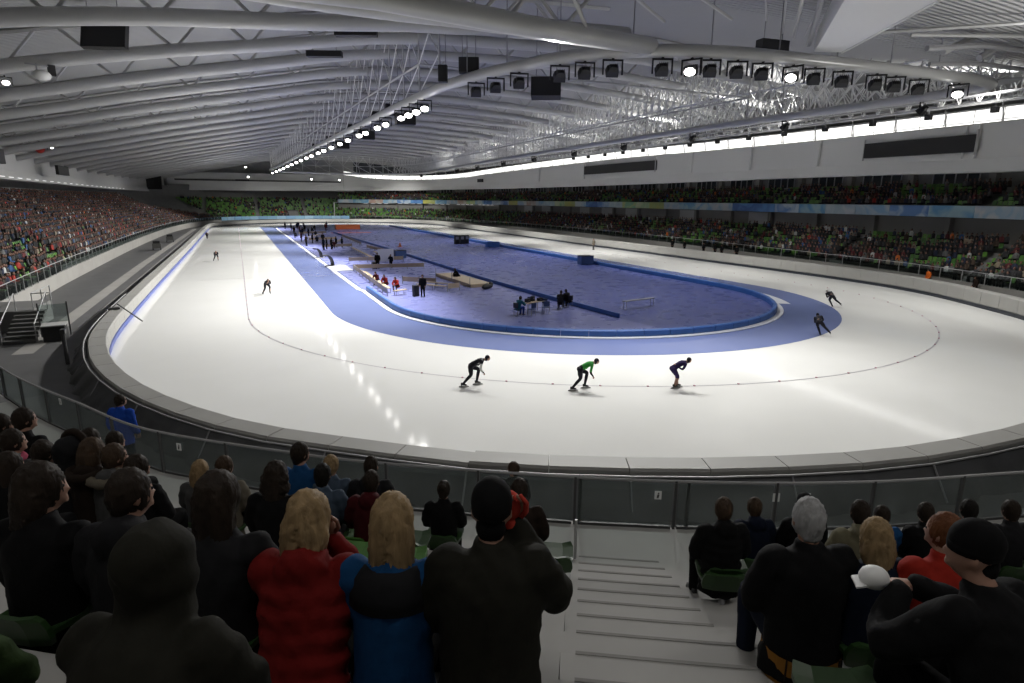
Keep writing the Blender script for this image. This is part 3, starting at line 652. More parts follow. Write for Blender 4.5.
# near bend of the ring: heads seen from behind, a few lit
near = [(-10.35,0),(-9.85,0),(-9.1,0),(-8.0,0),(-7.2,0),(-6.3,0),(-4.0,0),(-2.9,1),(-1.6,0),(-.2,0),(1.3,0),(3.4,1),(4.9,0),(6.9,0),(8.9,0),(10.7,0),(12.6,0),(15.9,1)]
k = 0
for x, lit in near:
    q = rp(x=x, side='near'); k += 1
    aim = (q.x+(q.x+24)*.35, q.y+(q.y+42)*.6, 4) if not lit else (-22, -28, 1)
    if lit and x > 10: aim = (-5, -30, 2)
    flood((q.x, q.y-.05, ZRING-.36), aim, lit, ('black yoke floodlight under the near bend of the ring, switched on' if lit else 'black yoke floodlight seen from behind under the near bend of the ring'), 'floodlights under the near ring', scale=1.0)
    if x in (-8.0, -4.0, -.2, 4.9, 8.9, 15.9): spot((q.x, q.y-.1, ZRING-1.6), (q.x*1.5-2, -27, 0), LAMP_W*{-8.0: .3, -4.0: .2, -.2: .13, 4.9: .09, 8.9: .07, 15.9: .05}[x], 125)
spot((-11.2, -3.5, ZRING-1.6), (-28, -9, 0), LAMP_W*.3, 125)
left_y = [3, 5.2, 7, 9, 14, 17, 22, 25, 31, 36, 42, 48, 53, 60, 66, 73, 80, 88, 96, 105, 114, 124, 134]
for i, y in enumerate(left_y):
    q = rp(y=y); 
    flood((q.x, q.y, ZRING-.36), (q.x-6, y-24, 0), True, 'lit floodlight on the left side of the ring shining along the near straight', 'lit floodlights on the left of the ring')
    if i in (1, 5, 9, 13, 17, 21): spot((q.x-.2, q.y-.2, ZRING-1.6), (-24, y-2, 0), LAMP_W*(.88 if y < 30 else 1.25), 118)
for y in (-12, 0, 12, 25, 38, 52, 66, 82, 98, 116, 134):
    q = rp(y=y, side='right')
    flood((q.x, q.y, ZRING-.36), (q.x-4, y+14, 0), False, 'dark floodlight under the right side of the ring', 'floodlights on the right of the ring')
    if y in (-12, 12, 38, 66, 98, 134): spot((q.x+.2, q.y, ZRING-1.6), (24.5, y, 0), LAMP_W*(.26 if y < 0 else .36 if y < 20 else .58), 118)
for x in (-8, 4, 16):
    spot((x, 149, ZRING-1.6), (x*1.4, 158, 0), LAMP_W*.6, 110)
# infield wash from the roof centre
for y in (0, 30, 65, 100): spot((6, y, 18.0), (3, y, 0), LAMP_W*(.36 if y < 10 else .5), 120)
# lamps at the left eave and on hangers at the far end
for k, (x, y, z) in enumerate(((-46.8,58,13.4),(-46.8,82.5,13.35),(-46.8,110,13.4),(-46.8,138,13.5))):
    t = flood((x+.8, y, z+.75), (x+20, y-60, 5), True, 'small lit floodlight on the left eave above the crowded stand', 'eave floodlights on the left', scale=.8)
for x, y, z in ((-21, 160, 17.0), (-20.5, 160, 14.2), (-2, 165, 14), (7, 168, 14)):
    flood((x, y, z), (x-1, 0, 6), True, 'lit floodlight hanging in front of the far wall', 'far wall floodlights')
# upward fill spots, added to brighten the deck and lattice on the right
spot((14, -27, 12.0), (11, -24, 18), 1100, 160, .9)  # added fill with no fixture, lifts the dark near right deck
for y in (-12, 8, 28, 50, 76, 106): spot((30.5, y, 14.6), (27, y+4, 21), 3000, 150, .9)
# beacon
t = thing('red_lamp', (-46.6, 55.2, 13.5), label='round red lamp housing at the left eave beside a lit floodlight', cat='lamp')
b = MB(); b.ell((0, 0, 0), (.55, .5, .6), 12, 8); b.build('shade', M['red'], t, smooth=True); MB().tube([(0, 0, .5), (0, 0, 1.3)], .05, 5).build('stem', M['black'], t)
# lamp group at the far upper left
t = thing('spot_cluster', (-34.4, 4.2, 14.7), .4, label='white reflector and black spotlight clamped under the second arch at upper left', cat='spotlight')
b = MB(); b.ell((0, 0, -.1), (.5, .32, .3), 12, 7); b.build('reflector', M['wallw'], t, smooth=True); MB().box((.55, .1, .25), (.35, .3, .6)).build('housing', M['black'], t)
b = MB(); b.box((0, 0, .45), (1.5, .08, .08)); b.box((-.2, 0, .3), (.08, .08, .5)); b.build('bracket', M['steeld'], t)
t = flood((-34.7, -1.8, 13.5), (-20, -45, 7), True, 'single lit floodlight at the far left edge below the second arch', 'eave floodlights on the left', scale=.55)

# ------------------------------------------------------------------ hung screens, speakers
def hung(name, c, d, rz, lab, cat, tilt=0, m='screen', rods=True):
    t = thing(name, c, rz, label=lab, cat=cat)
    o = MB().box((0, 0, 0), d).build('panel', M[m], t); o.rotation_euler = (tilt, 0, 0)
    e = .06; b = MB(); b.box((0, 0, d[2]/2), (d[0]+e, d[1]+e, e)); b.box((0, 0, -d[2]/2), (d[0]+e, d[1]+e, e)); b.box((-d[0]/2, 0, 0), (e, d[1]+e, d[2])); b.box((d[0]/2, 0, 0), (e, d[1]+e, d[2]))
    f = b.build('frame', M['black'], t); f.rotation_euler = (tilt, 0, 0)
    if rods:
        b = MB(); zt = deckz(c[0], c[1])-c[2]
        for x in (-d[0]*.35, d[0]*.35): b.tube([(x, 0, d[2]*.4*math.cos(tilt)), (x, 0, zt)], .03, 4)
        b.build('hanger', M['steeld'], t)
    return t
hung('hung_display', (-30.3, 0, 16.5), (2.3, .3, 1.9), -.35, 'large black panel hung behind the arches at upper left', 'panel', -.3)
hung('hung_display', (-16.6, 0, 17.95), (2.6, .5, .5), -.4, 'slim black panel between the top two arches', 'panel')
hung('hung_display', (-17.3, 9.5, 18.4), (2.6, .6, .35), -.4, 'flat black panel under the second and third arches', 'panel')
hung('hung_screen', (-4.0, -2, 15.2), (2.0, 1.2, 1.2), -.5, 'black hanging video cube below the near ring', 'screen', -.1)
hung('hung_speaker', (-10.3, -3.6, 15.85), (1.2, .7, .8), -.4, 'black loudspeaker on top of the ring left of centre', 'speaker')
hung('hung_speaker', (-11.9, -3.2, 15.3), (.5, .5, .9), -.4, 'narrow black loudspeaker standing beside the ring loudspeaker', 'speaker')
hung('hung_display', (2.9, -15.5, 15.85), (1.7, .5, .5), -.1, 'flat black panel hung under the deck above the ring', 'panel')
for y in (15.5, 21, 33, 48, 62): 
    q = rp(y=y); hung('ring_speaker', (q.x+.9, q.y, ZRING+.5), (.9, .7, .9), 0, 'black speaker box beside the left side of the ring', 'speaker', rods=False)['group'] = 'speaker boxes along the ring'
for y in (12, 27, 41): 
    q = rp(y=y); hung('ring_speaker', (q.x+1.2, q.y, ZRING-.7), (1.6, .8, .8), 0, 'black box slung beneath the left side of the ring', 'speaker')['group'] = 'speaker boxes under the ring'
hung('eave_screen', (-46.3, 37, 11.6), (.3, 4.6, 1.4), 0, 'black screen on the left bulkhead, nearer of the two small ones', 'screen', rods=False)
hung('eave_screen', (-46.8, 66, 11.2), (.3, 6, 1.2), 0, 'black screen on the left bulkhead, further of the two small ones', 'screen', rods=False)
hung('far_screen', (-45.8, 158, 12.2), (5.6, .5, 4.8), -.15, 'large square black video screen at the far left corner', 'screen', rods=False)
MB().tube([(-23.5, -25.2, 13.8), (-22, -15, 13.6)], .01, 4)
# dark lamp boxes along the catwalk
for k, y in enumerate(list(np.arange(-16, 60, 5.3))):
    t = thing('catwalk_lamp', (32.3, float(y), 15.0), 0, label='small black lamp box hung under the right catwalk', cat='lamp', group='lamp boxes along the right catwalk')
    MB().box((0, 0, 0), (.4, .5, .45)).build('housing', M['black'], t); MB().box((0, 0, .35), (.08, .08, .3)).build('bracket', M['steeld'], t)
# bright strip lamps on the left bulkhead foot
t = thing('eave_strip', label='line of small light strips along the foot of the left bulkhead', cat='light strip')
sp2, zb2, nn2 = BL
for k, q in enumerate(resample(sp2, 4.0)):
    i = min(range(len(sp2)), key=lambda i: (sp2[i]-q).length_squared)
    if 24 < q.y < 130: MB().box((q.x+.35, q.y, zb2[i].x+.25), (.08, 1.6, .07)).build('tube_lamp', M['led'], t)
# ================================================================== PEOPLE BUILDER
def clothm(name, c, rough=.8, bump=.3, sc=14): return mat('cloth_'+name, c, rough, noise=.25, scale=sc, bump=bump, spec=.1)
K_ = dict(black=(.005, .005, .0055), charcoal=(.013, .013, .0145), navy=(.006, .009, .02), olive=(.014, .0135, .01), brown=(.018, .012, .009), red=(.13, .008, .007), brightred=(.28, .02, .012), maroon=(.05, .006, .008), blue=(.008, .05, .14), royal=(.01, .05, .3), teal=(.02, .12, .16), greyblue=(.05, .07, .1), grey=(.06, .06, .06), beige=(.12, .105, .08), camo=(.12, .11, .07), denim=(.03, .045, .085), paledenim=(.16, .2, .26), green=(.025, .045, .014), mustard=(.22, .10, .018), white=(.55, .55, .53), pink=(.3, .05, .09), orange=(.55, .12, .02), lime=(.05, .32, .06), suit=(.016, .016, .022), purple=(.03, .02, .075), skyblue=(.1, .22, .42))
MC = {k: clothm(k, c) for k, c in K_.items()}
MC['suit'].node_tree.nodes['Principled BSDF'].inputs['Roughness'].default_value = .45
SK = mat('skin', (.30, .165, .115), .55, noise=.08, scale=20); SKL = mat('warm_skin', (.34, .19, .13), .55)
HM = {k: mat('hair_'+k, c, .6, noise=.55, scale=26, bump=.7, stretch=(1, 1, .18), spec=.15) for k, c in dict(black=(.008, .007, .006), dark=(.02, .014, .01), brown=(.05, .032, .02), auburn=(.12, .045, .018), blonde=(.24, .165, .085), grey=(.3, .3, .3)).items()}
SHOE = mat('shoe_leather', (.012, .012, .012), .45); SOLE = mat('boot_white', (.5, .5, .5), .5)

def fuse(mb, name, mats, voxel=.02, smooth=3, ratio=.5):
    me = mb.mesh('tmp', M['black']); recalc(me); o = bpy.data.objects.new('tmp', me); COL.objects.link(o)
    r = o.modifiers.new('r', 'REMESH'); r.mode = 'VOXEL'; r.voxel_size = voxel
    s = o.modifiers.new('s', 'SMOOTH'); s.factor = .5; s.iterations = smooth
    if ratio < 1: d = o.modifiers.new('d', 'DECIMATE'); d.ratio = ratio
    dg = bpy.context.evaluated_depsgraph_get(); ev = o.evaluated_get(dg); out = bpy.data.meshes.new_from_object(ev)
    bpy.data.objects.remove(o); bpy.data.meshes.remove(me)
    out.name = name; out.materials.clear()
    for m_ in (mats if isinstance(mats, (list, tuple)) else [mats]): out.materials.append(m_)
    out.polygons.foreach_set('use_smooth', [True]*len(out.polygons)); out.update(); return out
def join(me, mb, mi=0):
    b = bmesh.new(); b.from_mesh(me); vs = [b.verts.new(v) for v in mb.v]
    for f in mb.f:
        try: ff = b.faces.new([vs[i] for i in f]); ff.material_index = mi; ff.smooth = True
        except ValueError: pass
    b.to_mesh(me); b.free(); return me

def limb(b, pts, rs, seg=10):
    P = spline(pts, n=4); n = len(pts)-1
    R = [rs[min(i//4, n-1)]*(1-(i % 4)/4)+rs[min(i//4+1, n)]*((i % 4)/4) for i in range(len(P))]; R[-1] = rs[-1]
    b.tube(P, R, seg); b.ell(pts[0], (rs[0],)*3, 10, 7); b.ell(pts[-1], (rs[-1],)*3, 10, 7)
    for p_, r_ in zip(pts[1:-1], rs[1:-1]): b.ell(p_, (r_*1.02,)*3, 10, 7)
def torso(b, rings, seg=16):
    # rings: (centre, rx, ry, tilt)
    out = []
    for c, rx, ry, tl in rings:
        Mx = Matrix.Rotation(-tl, 3, 'X')
        out.append([Vector(c)+Mx @ Vector((rx*math.cos(2*PI*k/seg)*(1-.12*abs(math.sin(2*PI*k/seg))), ry*math.sin(2*PI*k/seg), 0)) for k in range(seg)])
    b.loft(out)
def hand(b, wrist, direction, curl=.9, side=1, up=Vector((0, 0, 1)), s=1.0):
    d = Vector(direction).normalized(); x = d.cross(up).normalized()*side; u = x.cross(d).normalized()*side
    w = Vector(wrist); rings = []
    for t_, wx, wz in ((-.01, .027, .02), (.03, .036, .016), (.07, .041, .014), (.092, .038, .012)):
        rings.append([w+d*t_*s+x*wx*s*math.cos(a)+u*wz*s*math.sin(a) for a in [2*PI*k/10 for k in range(10)]])
    b.loft(rings)
    for i, (ox, L, r) in enumerate(((-.030, .068, .0085), (-.010, .078, .009), (.011, .073, .0088), (.030, .056, .0078))):
        base = w+d*.085*s+x*ox*s; pts = [base]; ang = .12
        for f in (.45, .32, .23):
            ang += curl*(.5 if f == .45 else .8); pts.append(pts[-1]+(d*math.cos(ang)-u*math.sin(ang))*L*f*s)
        b.tube(pts, [r*s, r*s, r*.95*s, r*.75*s], 6)
    t0 = w+d*.03*s-x*.03*s; b.tube([t0, t0+(d*.6-x*.75-u*.2)*.035*s, t0+(d*.95-x*.55-u*.5)*.062*s, t0+(d*1.2-x*.25-u*.7)*.08*s], [.013*s, .0105*s, .0095*s, .007*s], 6)

def headparts(b, c, yaw=0, pitch=0, s=1.0, neck=None):
    Mx = Matrix.Rotation(yaw, 4, 'Z') @ Matrix.Rotation(-pitch, 4, 'X')
    def fn(v):
        z = v.z; x, y = v.x, v.y
        if z < 0: x *= 1-.28*(-z)**1.3; y = y*(1-.12*(-z)) + (.10*(-z) if y > 0 else .14*(-z))
        if y > .3: y -= .05*max(0, 1-abs(z-.12)*5)*(1 if abs(x) > .15 else .3)
        return Vector((x, y, z))
    b.ell(c, (.076*s, .098*s, .122*s), 20, 14, fn=fn, M=Mx)
    def L(p_): return Vector(c)+Mx @ (Vector(p_)*s)
    b.loft([[L(q) for q in ((-.008, .085, .03), (.008, .085, .03), (0, .09, .032))], [L(q) for q in ((-.017, .088, -.028), (.017, .088, -.028), (0, .122, -.02))], [L(q) for q in ((-.012, .085, -.034), (.012, .085, -.034), (0, .1, -.036))]])
    b.ell(L((0, .085, -.065)), (.026*s, .014*s, .008*s), 8, 5, M=Mx); b.ell(L((0, .084, -.078)), (.022*s, .013*s, .008*s), 8, 5, M=Mx)
    for sx in (-1, 1): b.ell(L((sx*.078, -.005, -.005)), (.012*s, .024*s, .034*s), 8, 6, M=Mx @ Matrix.Rotation(sx*.3, 4, 'Z'))
    return L, Mx

POSES = {}
def pose(name):
    if name in POSES: return POSES[name]
    # local frame: +Y forward, floor z=0, seat at y=0
    L_, R_ = {}, {}
    lean = dict(lap=.06, chin=.28, knees=.5, clasp=.35, phone=.10, stand=.02, standphone=.04).get(name, .06)
    stand = name.startswith('stand')
    hz = .92 if stand else .50
    hip = Vector((0, 0, hz)); up = Vector((0, math.sin(lean), math.cos(lean)))
    P = dict(hip=hip, up=up, lean=lean, chest=hip+up*.36+Vector((0, .02, 0)), neck=hip+up*.56+Vector((0, .0, 0)), stand=stand)
    P['head'] = P['neck']+Vector((0, .05+lean*.06, .135))
    for s, k in ((-1, 'L'), (1, 'R')):
        sh = hip+up*.49+Vector((s*.185, 0, 0))
        if stand: kn, an = Vector((s*.10, .03, .50)), Vector((s*.11, -.01, .09)); hj = Vector((s*.09, 0, hz-.04))
        else: kn, an = Vector((s*.13, .43, .53)), Vector((s*.14, .40, .09)); hj = Vector((s*.09, .02, hz))
        if name == 'lap': el, wr = sh+Vector((s*.07, .06, -.27)), Vector((s*.06, .30, .63))
        elif name == 'chin': el, wr = sh+Vector((s*.03, .20, -.22)), P['head']+Vector((s*.05, .10, -.15))
        elif name == 'knees': el, wr = sh+Vector((s*.05, .14, -.26)), Vector((s*.07, .50, .60))
        elif name == 'clasp': el, wr = sh+Vector((s*.11, .20, -.23)), Vector((s*.05, .52, .84))
        elif name in ('phone', 'standphone') and s == 1: el, wr = sh+Vector((s*.10, .12, -.20)), P['head']+Vector((s*.085, .07, -.08))
        elif stand: el, wr = sh+Vector((s*.06, -.02, -.28)), Vector((s*.24, .10, hz+.0))
        else: el, wr = sh+Vector((s*.07, .06, -.27)), Vector((s*.08, .30, .64))
        P[k] = dict(sh=sh, el=el, wr=wr, hip=hj, kn=kn, an=an)
    POSES[name] = P; return P
MESH = {}
def cached(key, f):
    if key not in MESH: MESH[key] = f()
    return MESH[key]
def body_mesh(pn, hy, fine):
    P = pose(pn); b = MB()
    torso(b, [(P['hip']+P['up']*t_, rx, ry, P['lean']) for t_, rx, ry in ((-.06, .13, .09), (.1, .135, .095), (.3, .15, .1), (.46, .14, .085), (.53, .06, .055))])
    limb(b, [P['hip']+P['up']*.48, P['neck'], P['head']+Vector((0, -.02, -.07))], [.07, .058, .056])
    headparts(b, P['head'], hy)
    for k in 'LR':
        a = P[k]; limb(b, [a['sh'], a['el'], a['wr']], [.05, .042, .03]); limb(b, [a['hip'], a['kn'], a['an']], [.075, .055, .04])
    me = fuse(b, 'body', SK, .0125 if fine else .022, 2, .28 if fine else .35)
    h = MB()
    for s, k in ((-1, 'L'), (1, 'R')):
        a = P[k]; d = (a['wr']-a['el']).normalized()
        if pn == 'clasp': hand(h, a['wr'], Vector((-s*.75, .6, -.1)), 1.0, s)
        elif pn == 'chin' or (pn in ('phone', 'standphone') and s == 1): hand(h, a['wr'], Vector((-s*.2, .1, 1)), .9, s, up=Vector((0, 1, 0)))
        else: hand(h, a['wr'], d+Vector((-s*.3, .2, -.2)), .6, s)
    return join(me, h)
def jacket_mesh(pn, st):
    P = pose(pn); b = MB(); f = dict(puffy=1.16, coat=1.06, hood=1.1, hoodup=1.12, plain=1.03, wide=1.2)[st]
    z0 = -.10 if not P['stand'] else -.14
    rings = []
    for t_, rx, ry in ((z0-.06, .205, .17), (z0+.02, .2, .165), (.0, .19, .15), (.1, .185, .14), (.2, .185, .138), (.3, .195, .14), (.4, .2, .138), (.47, .185, .12), (.525, .125, .095), (.56, .075, .075)):
        rings.append((P['hip']+P['up']*t_+Vector((0, -.01, 0)), rx*f, ry*f, P['lean']))
    if st == 'puffy':
        rr = []
        for i in range(len(rings)-1):
            c, rx, ry, tl = rings[i]; c2, rx2, ry2, _ = rings[i+1]
            for k in range(3): u = k/3; g = 1+.05*math.sin((i+u)*2*PI*1.0); rr.append((Vector(c).lerp(Vector(c2), u), (rx+(rx2-rx)*u)*g, (ry+(ry2-ry)*u)*g, tl))
        rings = rr+[rings[-1]]
    torso(b, rings, 20)
    for k in 'LR':
        a = P[k]; limb(b, [a['sh']+Vector((0, 0, -.02)), a['el'], a['wr'].lerp(a['el'], .08)], [.088*f, .072*f, .05*f], 12)
    nk = P['neck']
    b.loft([[nk+Vector((r*math.cos(q), -.0+r*.95*math.sin(q), z)) for q in [2*PI*i/14 for i in range(14)]] for r, z in ((.085, -.05), (.085, .0), (.078, .04))])
    if st in ('hood', 'puffy'):
        b.ell(nk+Vector((0, -.10, -.02)), (.125, .07, .10), 14, 9); b.ell(nk+Vector((0, -.05, .02)), (.115, .085, .05), 14, 8)
    if st == 'hoodup':
        h = P['head']; b.ell(h+Vector((0, -.035, .0)), (.125, .135, .16), 16, 11); b.ell(h+Vector((0, -.06, -.12)), (.13, .11, .12), 14, 9); b.ell(h+Vector((0, -.08, .06)), (.09, .11, .10), 14, 9)
    me = fuse(b, 'jacket', MC['black'], .016, 3 if st != 'puffy' else 1, .35)
    # cloth wrinkles: small along-normal displacement
    me.calc_loop_triangles(); co = np.empty(len(me.vertices)*3); me.vertices.foreach_get('co', co); co = co.reshape(-1, 3); nn_ = np.array([v.normal[:] for v in me.vertices])
    wv = .004*np.sin(co[:, 2]*55+co[:, 0]*21+3*np.sin(co[:, 0]*14)+2*np.sin(co[:, 1]*17))+.003*np.sin(co[:, 0]*47-co[:, 2]*33)
    co += nn_*wv[:, None]; me.vertices.foreach_set('co', co.ravel()); me.update(); return me
def trouser_mesh(pn):
    P = pose(pn); b = MB(); h = P['hip']
    b.ell(h+Vector((0, .0, -.01)), (.175, .135, .10), 16, 9)
    for k in 'LR': a = P[k]; limb(b, [a['hip'], a['hip'].lerp(a['kn'], .5), a['kn'], a['kn'].lerp(a['an'], .5), a['an']+Vector((0, 0, .0))], [.105, .092, .075, .066, .058], 12)
    return fuse(b, 'trousers', MC['black'], .018, 2, .4)
def shoe_mb(a):
    b = MB(); x, y = a.x, a.y; rs = []
    for dy, w_, h_ in ((-.08, .028, .09), (-.05, .038, .11), (.02, .04, .10), (.09, .043, .065), (.15, .042, .05), (.185, .02, .035)):
        rs.append([Vector((x-w_, y+dy, .003)), Vector((x+w_, y+dy, .003)), Vector((x+w_*.8, y+dy, h_)), Vector((x-w_*.8, y+dy, h_))])
    return b.loft(rs)
def hair_mesh(st, pn, hy):
    P = pose(pn); h = P['head']; b = MB(); Mx = Matrix.Rotation(hy, 4, 'Z')
    def L(p_): return h+Mx @ Vector(p_)
    def cap_(r=(.086, .1, .118), off=(0, -.02, .022), fn=None): b.ell(L(off), r, 20, 12, M=Mx, fn=fn)
    def rough(v):
        g = 1+.03*math.sin(v.x*23+v.z*17)*math.sin(v.y*19); return v*g
    if st == 'short': cap_(fn=rough); b.ell(L((0, -.055, -.04)), (.068, .05, .075), 14, 8, M=Mx)
    elif st == 'crop': cap_((.081, .098, .116), (0, -.013, .016), rough); b.ell(L((0, -.06, -.045)), (.06, .04, .06), 12, 8, M=Mx)
    elif st in ('long', 'bob', 'curly'):
        cap_((.094, .108, .125), (0, -.022, .022), rough)
        bot = {'long': -.36, 'bob': -.17, 'curly': -.17}[st]; w0 = {'long': .10, 'bob': .115, 'curly': .13}[st]; n = 7; rs = []
        for i in range(n+1):
            t_ = i/n; z = .03+(bot-.03)*t_; ww = .095+(w0-.095)*math.sin(PI*min(1, t_*1.15))+(.02*math.sin(i*2.1) if st == 'curly' else 0); dd = .085-.025*t_ if st == 'long' else .09-.01*t_
            if t_ > .9: ww *= .8
            rs.append([L((ww*math.cos(q)*(1+.05*math.sin(q*9+i)), -.045-.035*t_+dd*math.sin(q)*(1+.06*math.sin(q*7+i*1.7)), z+.012*math.sin(q*5))) for q in [2*PI*k/22 for k in range(22)]])
        b.loft(rs)
    elif st == 'bun': cap_(); b.ell(L((0, -.07, -.03)), (.06, .05, .07), 12, 8, M=Mx); b.ell(L((0, -.10, .08)), (.045, .045, .045), 10, 8, M=Mx)
    elif st in ('cap', 'beanie'):
        cap_((.09, .108, .10), (0, -.008, .05)); b.loft([[L((r*math.cos(q)*.88, -.006+r*math.sin(q)*1.06, z)) for q in [2*PI*k/20 for k in range(20)]] for r, z in ((.098, .005), (.101, .03), (.098, .055))])
        if st == 'cap':
            rs = []
            for y, w_, z in ((.08, .075, .035), (.13, .07, .028), (.165, .045, .018)): rs.append([L((-w_, y, z)), L((w_, y, z)), L((w_, y, z+.012)), L((-w_, y, z+.012))])
            b.loft(rs)
        b.ell(L((0, -.055, -.045)), (.066, .05, .065), 12, 8, M=Mx)
    if st in ('long', 'bob', 'curly', 'short', 'crop', 'bun'):
        me = fuse(b, 'hair', HM['black'], .011, 5 if st != 'curly' else 2, .6)
        co = np.empty(len(me.vertices)*3); me.vertices.foreach_get('co', co); co = co.reshape(-1, 3); nn_ = np.array([v.normal[:] for v in me.vertices]); hh = np.array(h[:])
        an = np.arctan2(co[:, 0]-hh[0], -(co[:, 1]-hh[1]+.05)); z = co[:, 2]-hh[2]
        g = .0035*np.sin(an*31+4*np.sin(z*9)+np.sin(z*23)*.8)+.0025*np.sin(an*53-z*20) if st != 'curly' else .008*np.sin(an*13+z*60)*np.sin(z*75+an*5)
        co += nn_*(g[:, None]+.0065); me.vertices.foreach_set('co', co.ravel()); me.update(); return me
    return b.mesh('hair', HM['black'], True)
def setm(o, m_):
    for sl in o.material_slots: sl.link = 'OBJECT'; sl.material = m_
def person(loc, rz, pn='lap', st='plain', jm='black', tm='charcoal', hs='short', hm='dark', hy=0, label='', group=None, scale=1.0, skin=None, fine=True, hatm=None):
    hyq = round(hy/.3)*.3
    t = thing('person', loc, rz, label=label, cat='person', group=group); t.scale = (scale,)*3
    o = link(cached(('body', pn, hyq, fine), lambda: body_mesh(pn, hyq, fine)), 'body', t)
    if skin: setm(o, skin)
    o = link(cached(('jacket', pn, st), lambda: jacket_mesh(pn, st)), 'jacket', t); setm(o, MC[jm])
    o = link(cached(('trousers', pn), lambda: trouser_mesh(pn)), 'trousers', t); setm(o, MC[tm])
    if st != 'hoodup':
        o = link(cached(('hair', hs, pn, hyq), lambda: hair_mesh(hs, pn, hyq)), 'hat' if hs in ('cap', 'beanie') else 'hair', t); setm(o, hatm or HM[hm])
    for k in 'LR':
        a = pose(pn)[k]['an']; o = link(cached(('shoe', pn, k), lambda: shoe_mb(a).mesh('shoe', SHOE, True)), 'shoe', t)
    if fine:
        h = pose(pn)['head']; Mx = Matrix.Rotation(hyq, 4, 'Z')
        def eyes():
            b = MB()
            for sx in (-1, 1): b.ell(h+Mx @ Vector((sx*.03, .079, .012)), (.013, .011, .009), 8, 6, M=Mx)
            return b.mesh('eyes', HM['black'], True)
        link(cached(('eyes', pn, hyq), eyes), 'eyes', t)
    return t

# ================================================================== SKATERS
def skater_mesh(kind):
    # +Y is the direction of travel; returns suit, skin body, skate list
    hip = Vector((0, -.05, .86)); sh = Vector((0, .44, 1.08)); head = Vector((0, .66, 1.17))
    if kind == 'push': legs = dict(L=[hip+Vector((-.09, 0, -.02)), Vector((-.10, .28, .66)), Vector((-.08, .20, .14))], R=[hip+Vector((.09, -.02, -.02)), Vector((.13, -.06, .50)), Vector((.17, -.40, .13))])
    elif kind == 'cross': legs = dict(L=[hip+Vector((-.09, 0, -.02)), Vector((-.09, .17, .53)), Vector((-.06, .22, .14))], R=[hip+Vector((.09, -.02, -.02)), Vector((.10, .13, .50)), Vector((.06, .04, .13))])
    else: legs = dict(L=[hip+Vector((-.09, 0, -.02)), Vector((-.13, .25, .58)), Vector((-.10, .12, .14))], R=[hip+Vector((.09, -.02, -.02)), Vector((.22, .05, .48)), Vector((.42, -.08, .13))])
    suit = MB(); skin = MB()
    d = (sh-hip).normalized(); tl = math.atan2(d.y, d.z); L = (sh-hip).length
    torso(suit, [(hip+d*t_*L+Vector((0, 0, bz)), rx, ry, tl) for t_, rx, ry, bz in ((-.16, .10, .08, -.01), (-.06, .155, .12, 0), (.12, .16, .125, .01), (.4, .155, .115, .03), (.7, .175, .115, .04), (.92, .18, .10, .03), (1.06, .11, .075, .01), (1.14, .06, .06, .01))])
    torso(skin, [(hip+d*t_*L, rx, ry, tl) for t_, rx, ry in ((-.1, .1, .08), (.4, .12, .09), (.9, .12, .08), (1.08, .06, .06))])
    limb(skin, [sh, sh.lerp(head, .55), head+Vector((0, -.03, -.05))], [.06, .055, .052]); headparts(skin, head, 0, .1)
    ar = dict(L=[sh+Vector((-.18, -.03, .0)), Vector((-.22, .28, .84)), Vector((-.08, .10, .98))], R=[sh+Vector((.18, -.03, .0)), Vector((.24, .34, .78)), Vector((.16, .46, .60))])
    if kind != 'push': ar['R'] = [sh+Vector((.18, -.03, .0)), Vector((.22, .26, .86)), Vector((.06, .08, 1.0))]
    hands = MB()
    for s, k in ((-1, 'L'), (1, 'R')):
        limb(suit, ar[k], [.066, .05, .036]); limb(skin, ar[k], [.04, .035, .028])
        hand(hands, ar[k][2], ar[k][2]-ar[k][1], .8, s)
        a = legs[k]; limb(suit, [a[0], a[0].lerp(a[1], .5), a[1], a[1].lerp(a[2], .35), a[2]], [.115, .105, .072, .07, .045], 12); limb(skin, a, [.08, .06, .04])
    sm_ = fuse(suit, 'racing_suit', MC['suit'], .018, 2, .5); bm_ = join(fuse(skin, 'body', SK, .016, 2, .4), hands)
    hood = MB(); hood.ell(head+Vector((0, -.018, .02)), (.085, .105, .112), 16, 10); hood.ell(head+Vector((0, -.07, -.05)), (.07, .06, .08), 12, 8)
    skates = []
    for k in 'LR':
        a = legs[k][2]; dr = Vector((0, 1, 0)); b = MB(); rs = []
        for dy, w_, z0, z1 in ((-.085, .03, -.03, .05), (-.03, .04, -.045, .06), (.05, .042, -.05, .02), (.12, .04, -.055, -.005), (.17, .018, -.055, -.03)):
            rs.append([a+Vector((-w_, dy, z0)), a+Vector((w_, dy, z0)), a+Vector((w_*.8, dy, z1)), a+Vector((-w_*.8, dy, z1))])
        b.loft(rs); bl_ = MB(); bl_.box(a+Vector((0, .04, -.11)), (.006, .43, .05)); bl_.tube([a+Vector((0, -.13, -.08)), a+Vector((0, .2, -.08))], .011, 5)
        for yy in (-.06, .1): bl_.box(a+Vector((0, yy, -.065)), (.02, .05, .04))
        skates.append((b.mesh('boot', SHOE, True), bl_.mesh('blade', M['rail'])))
    return sm_, bm_, hood.mesh('hood', MC['suit'], True), skates
SKC = {}
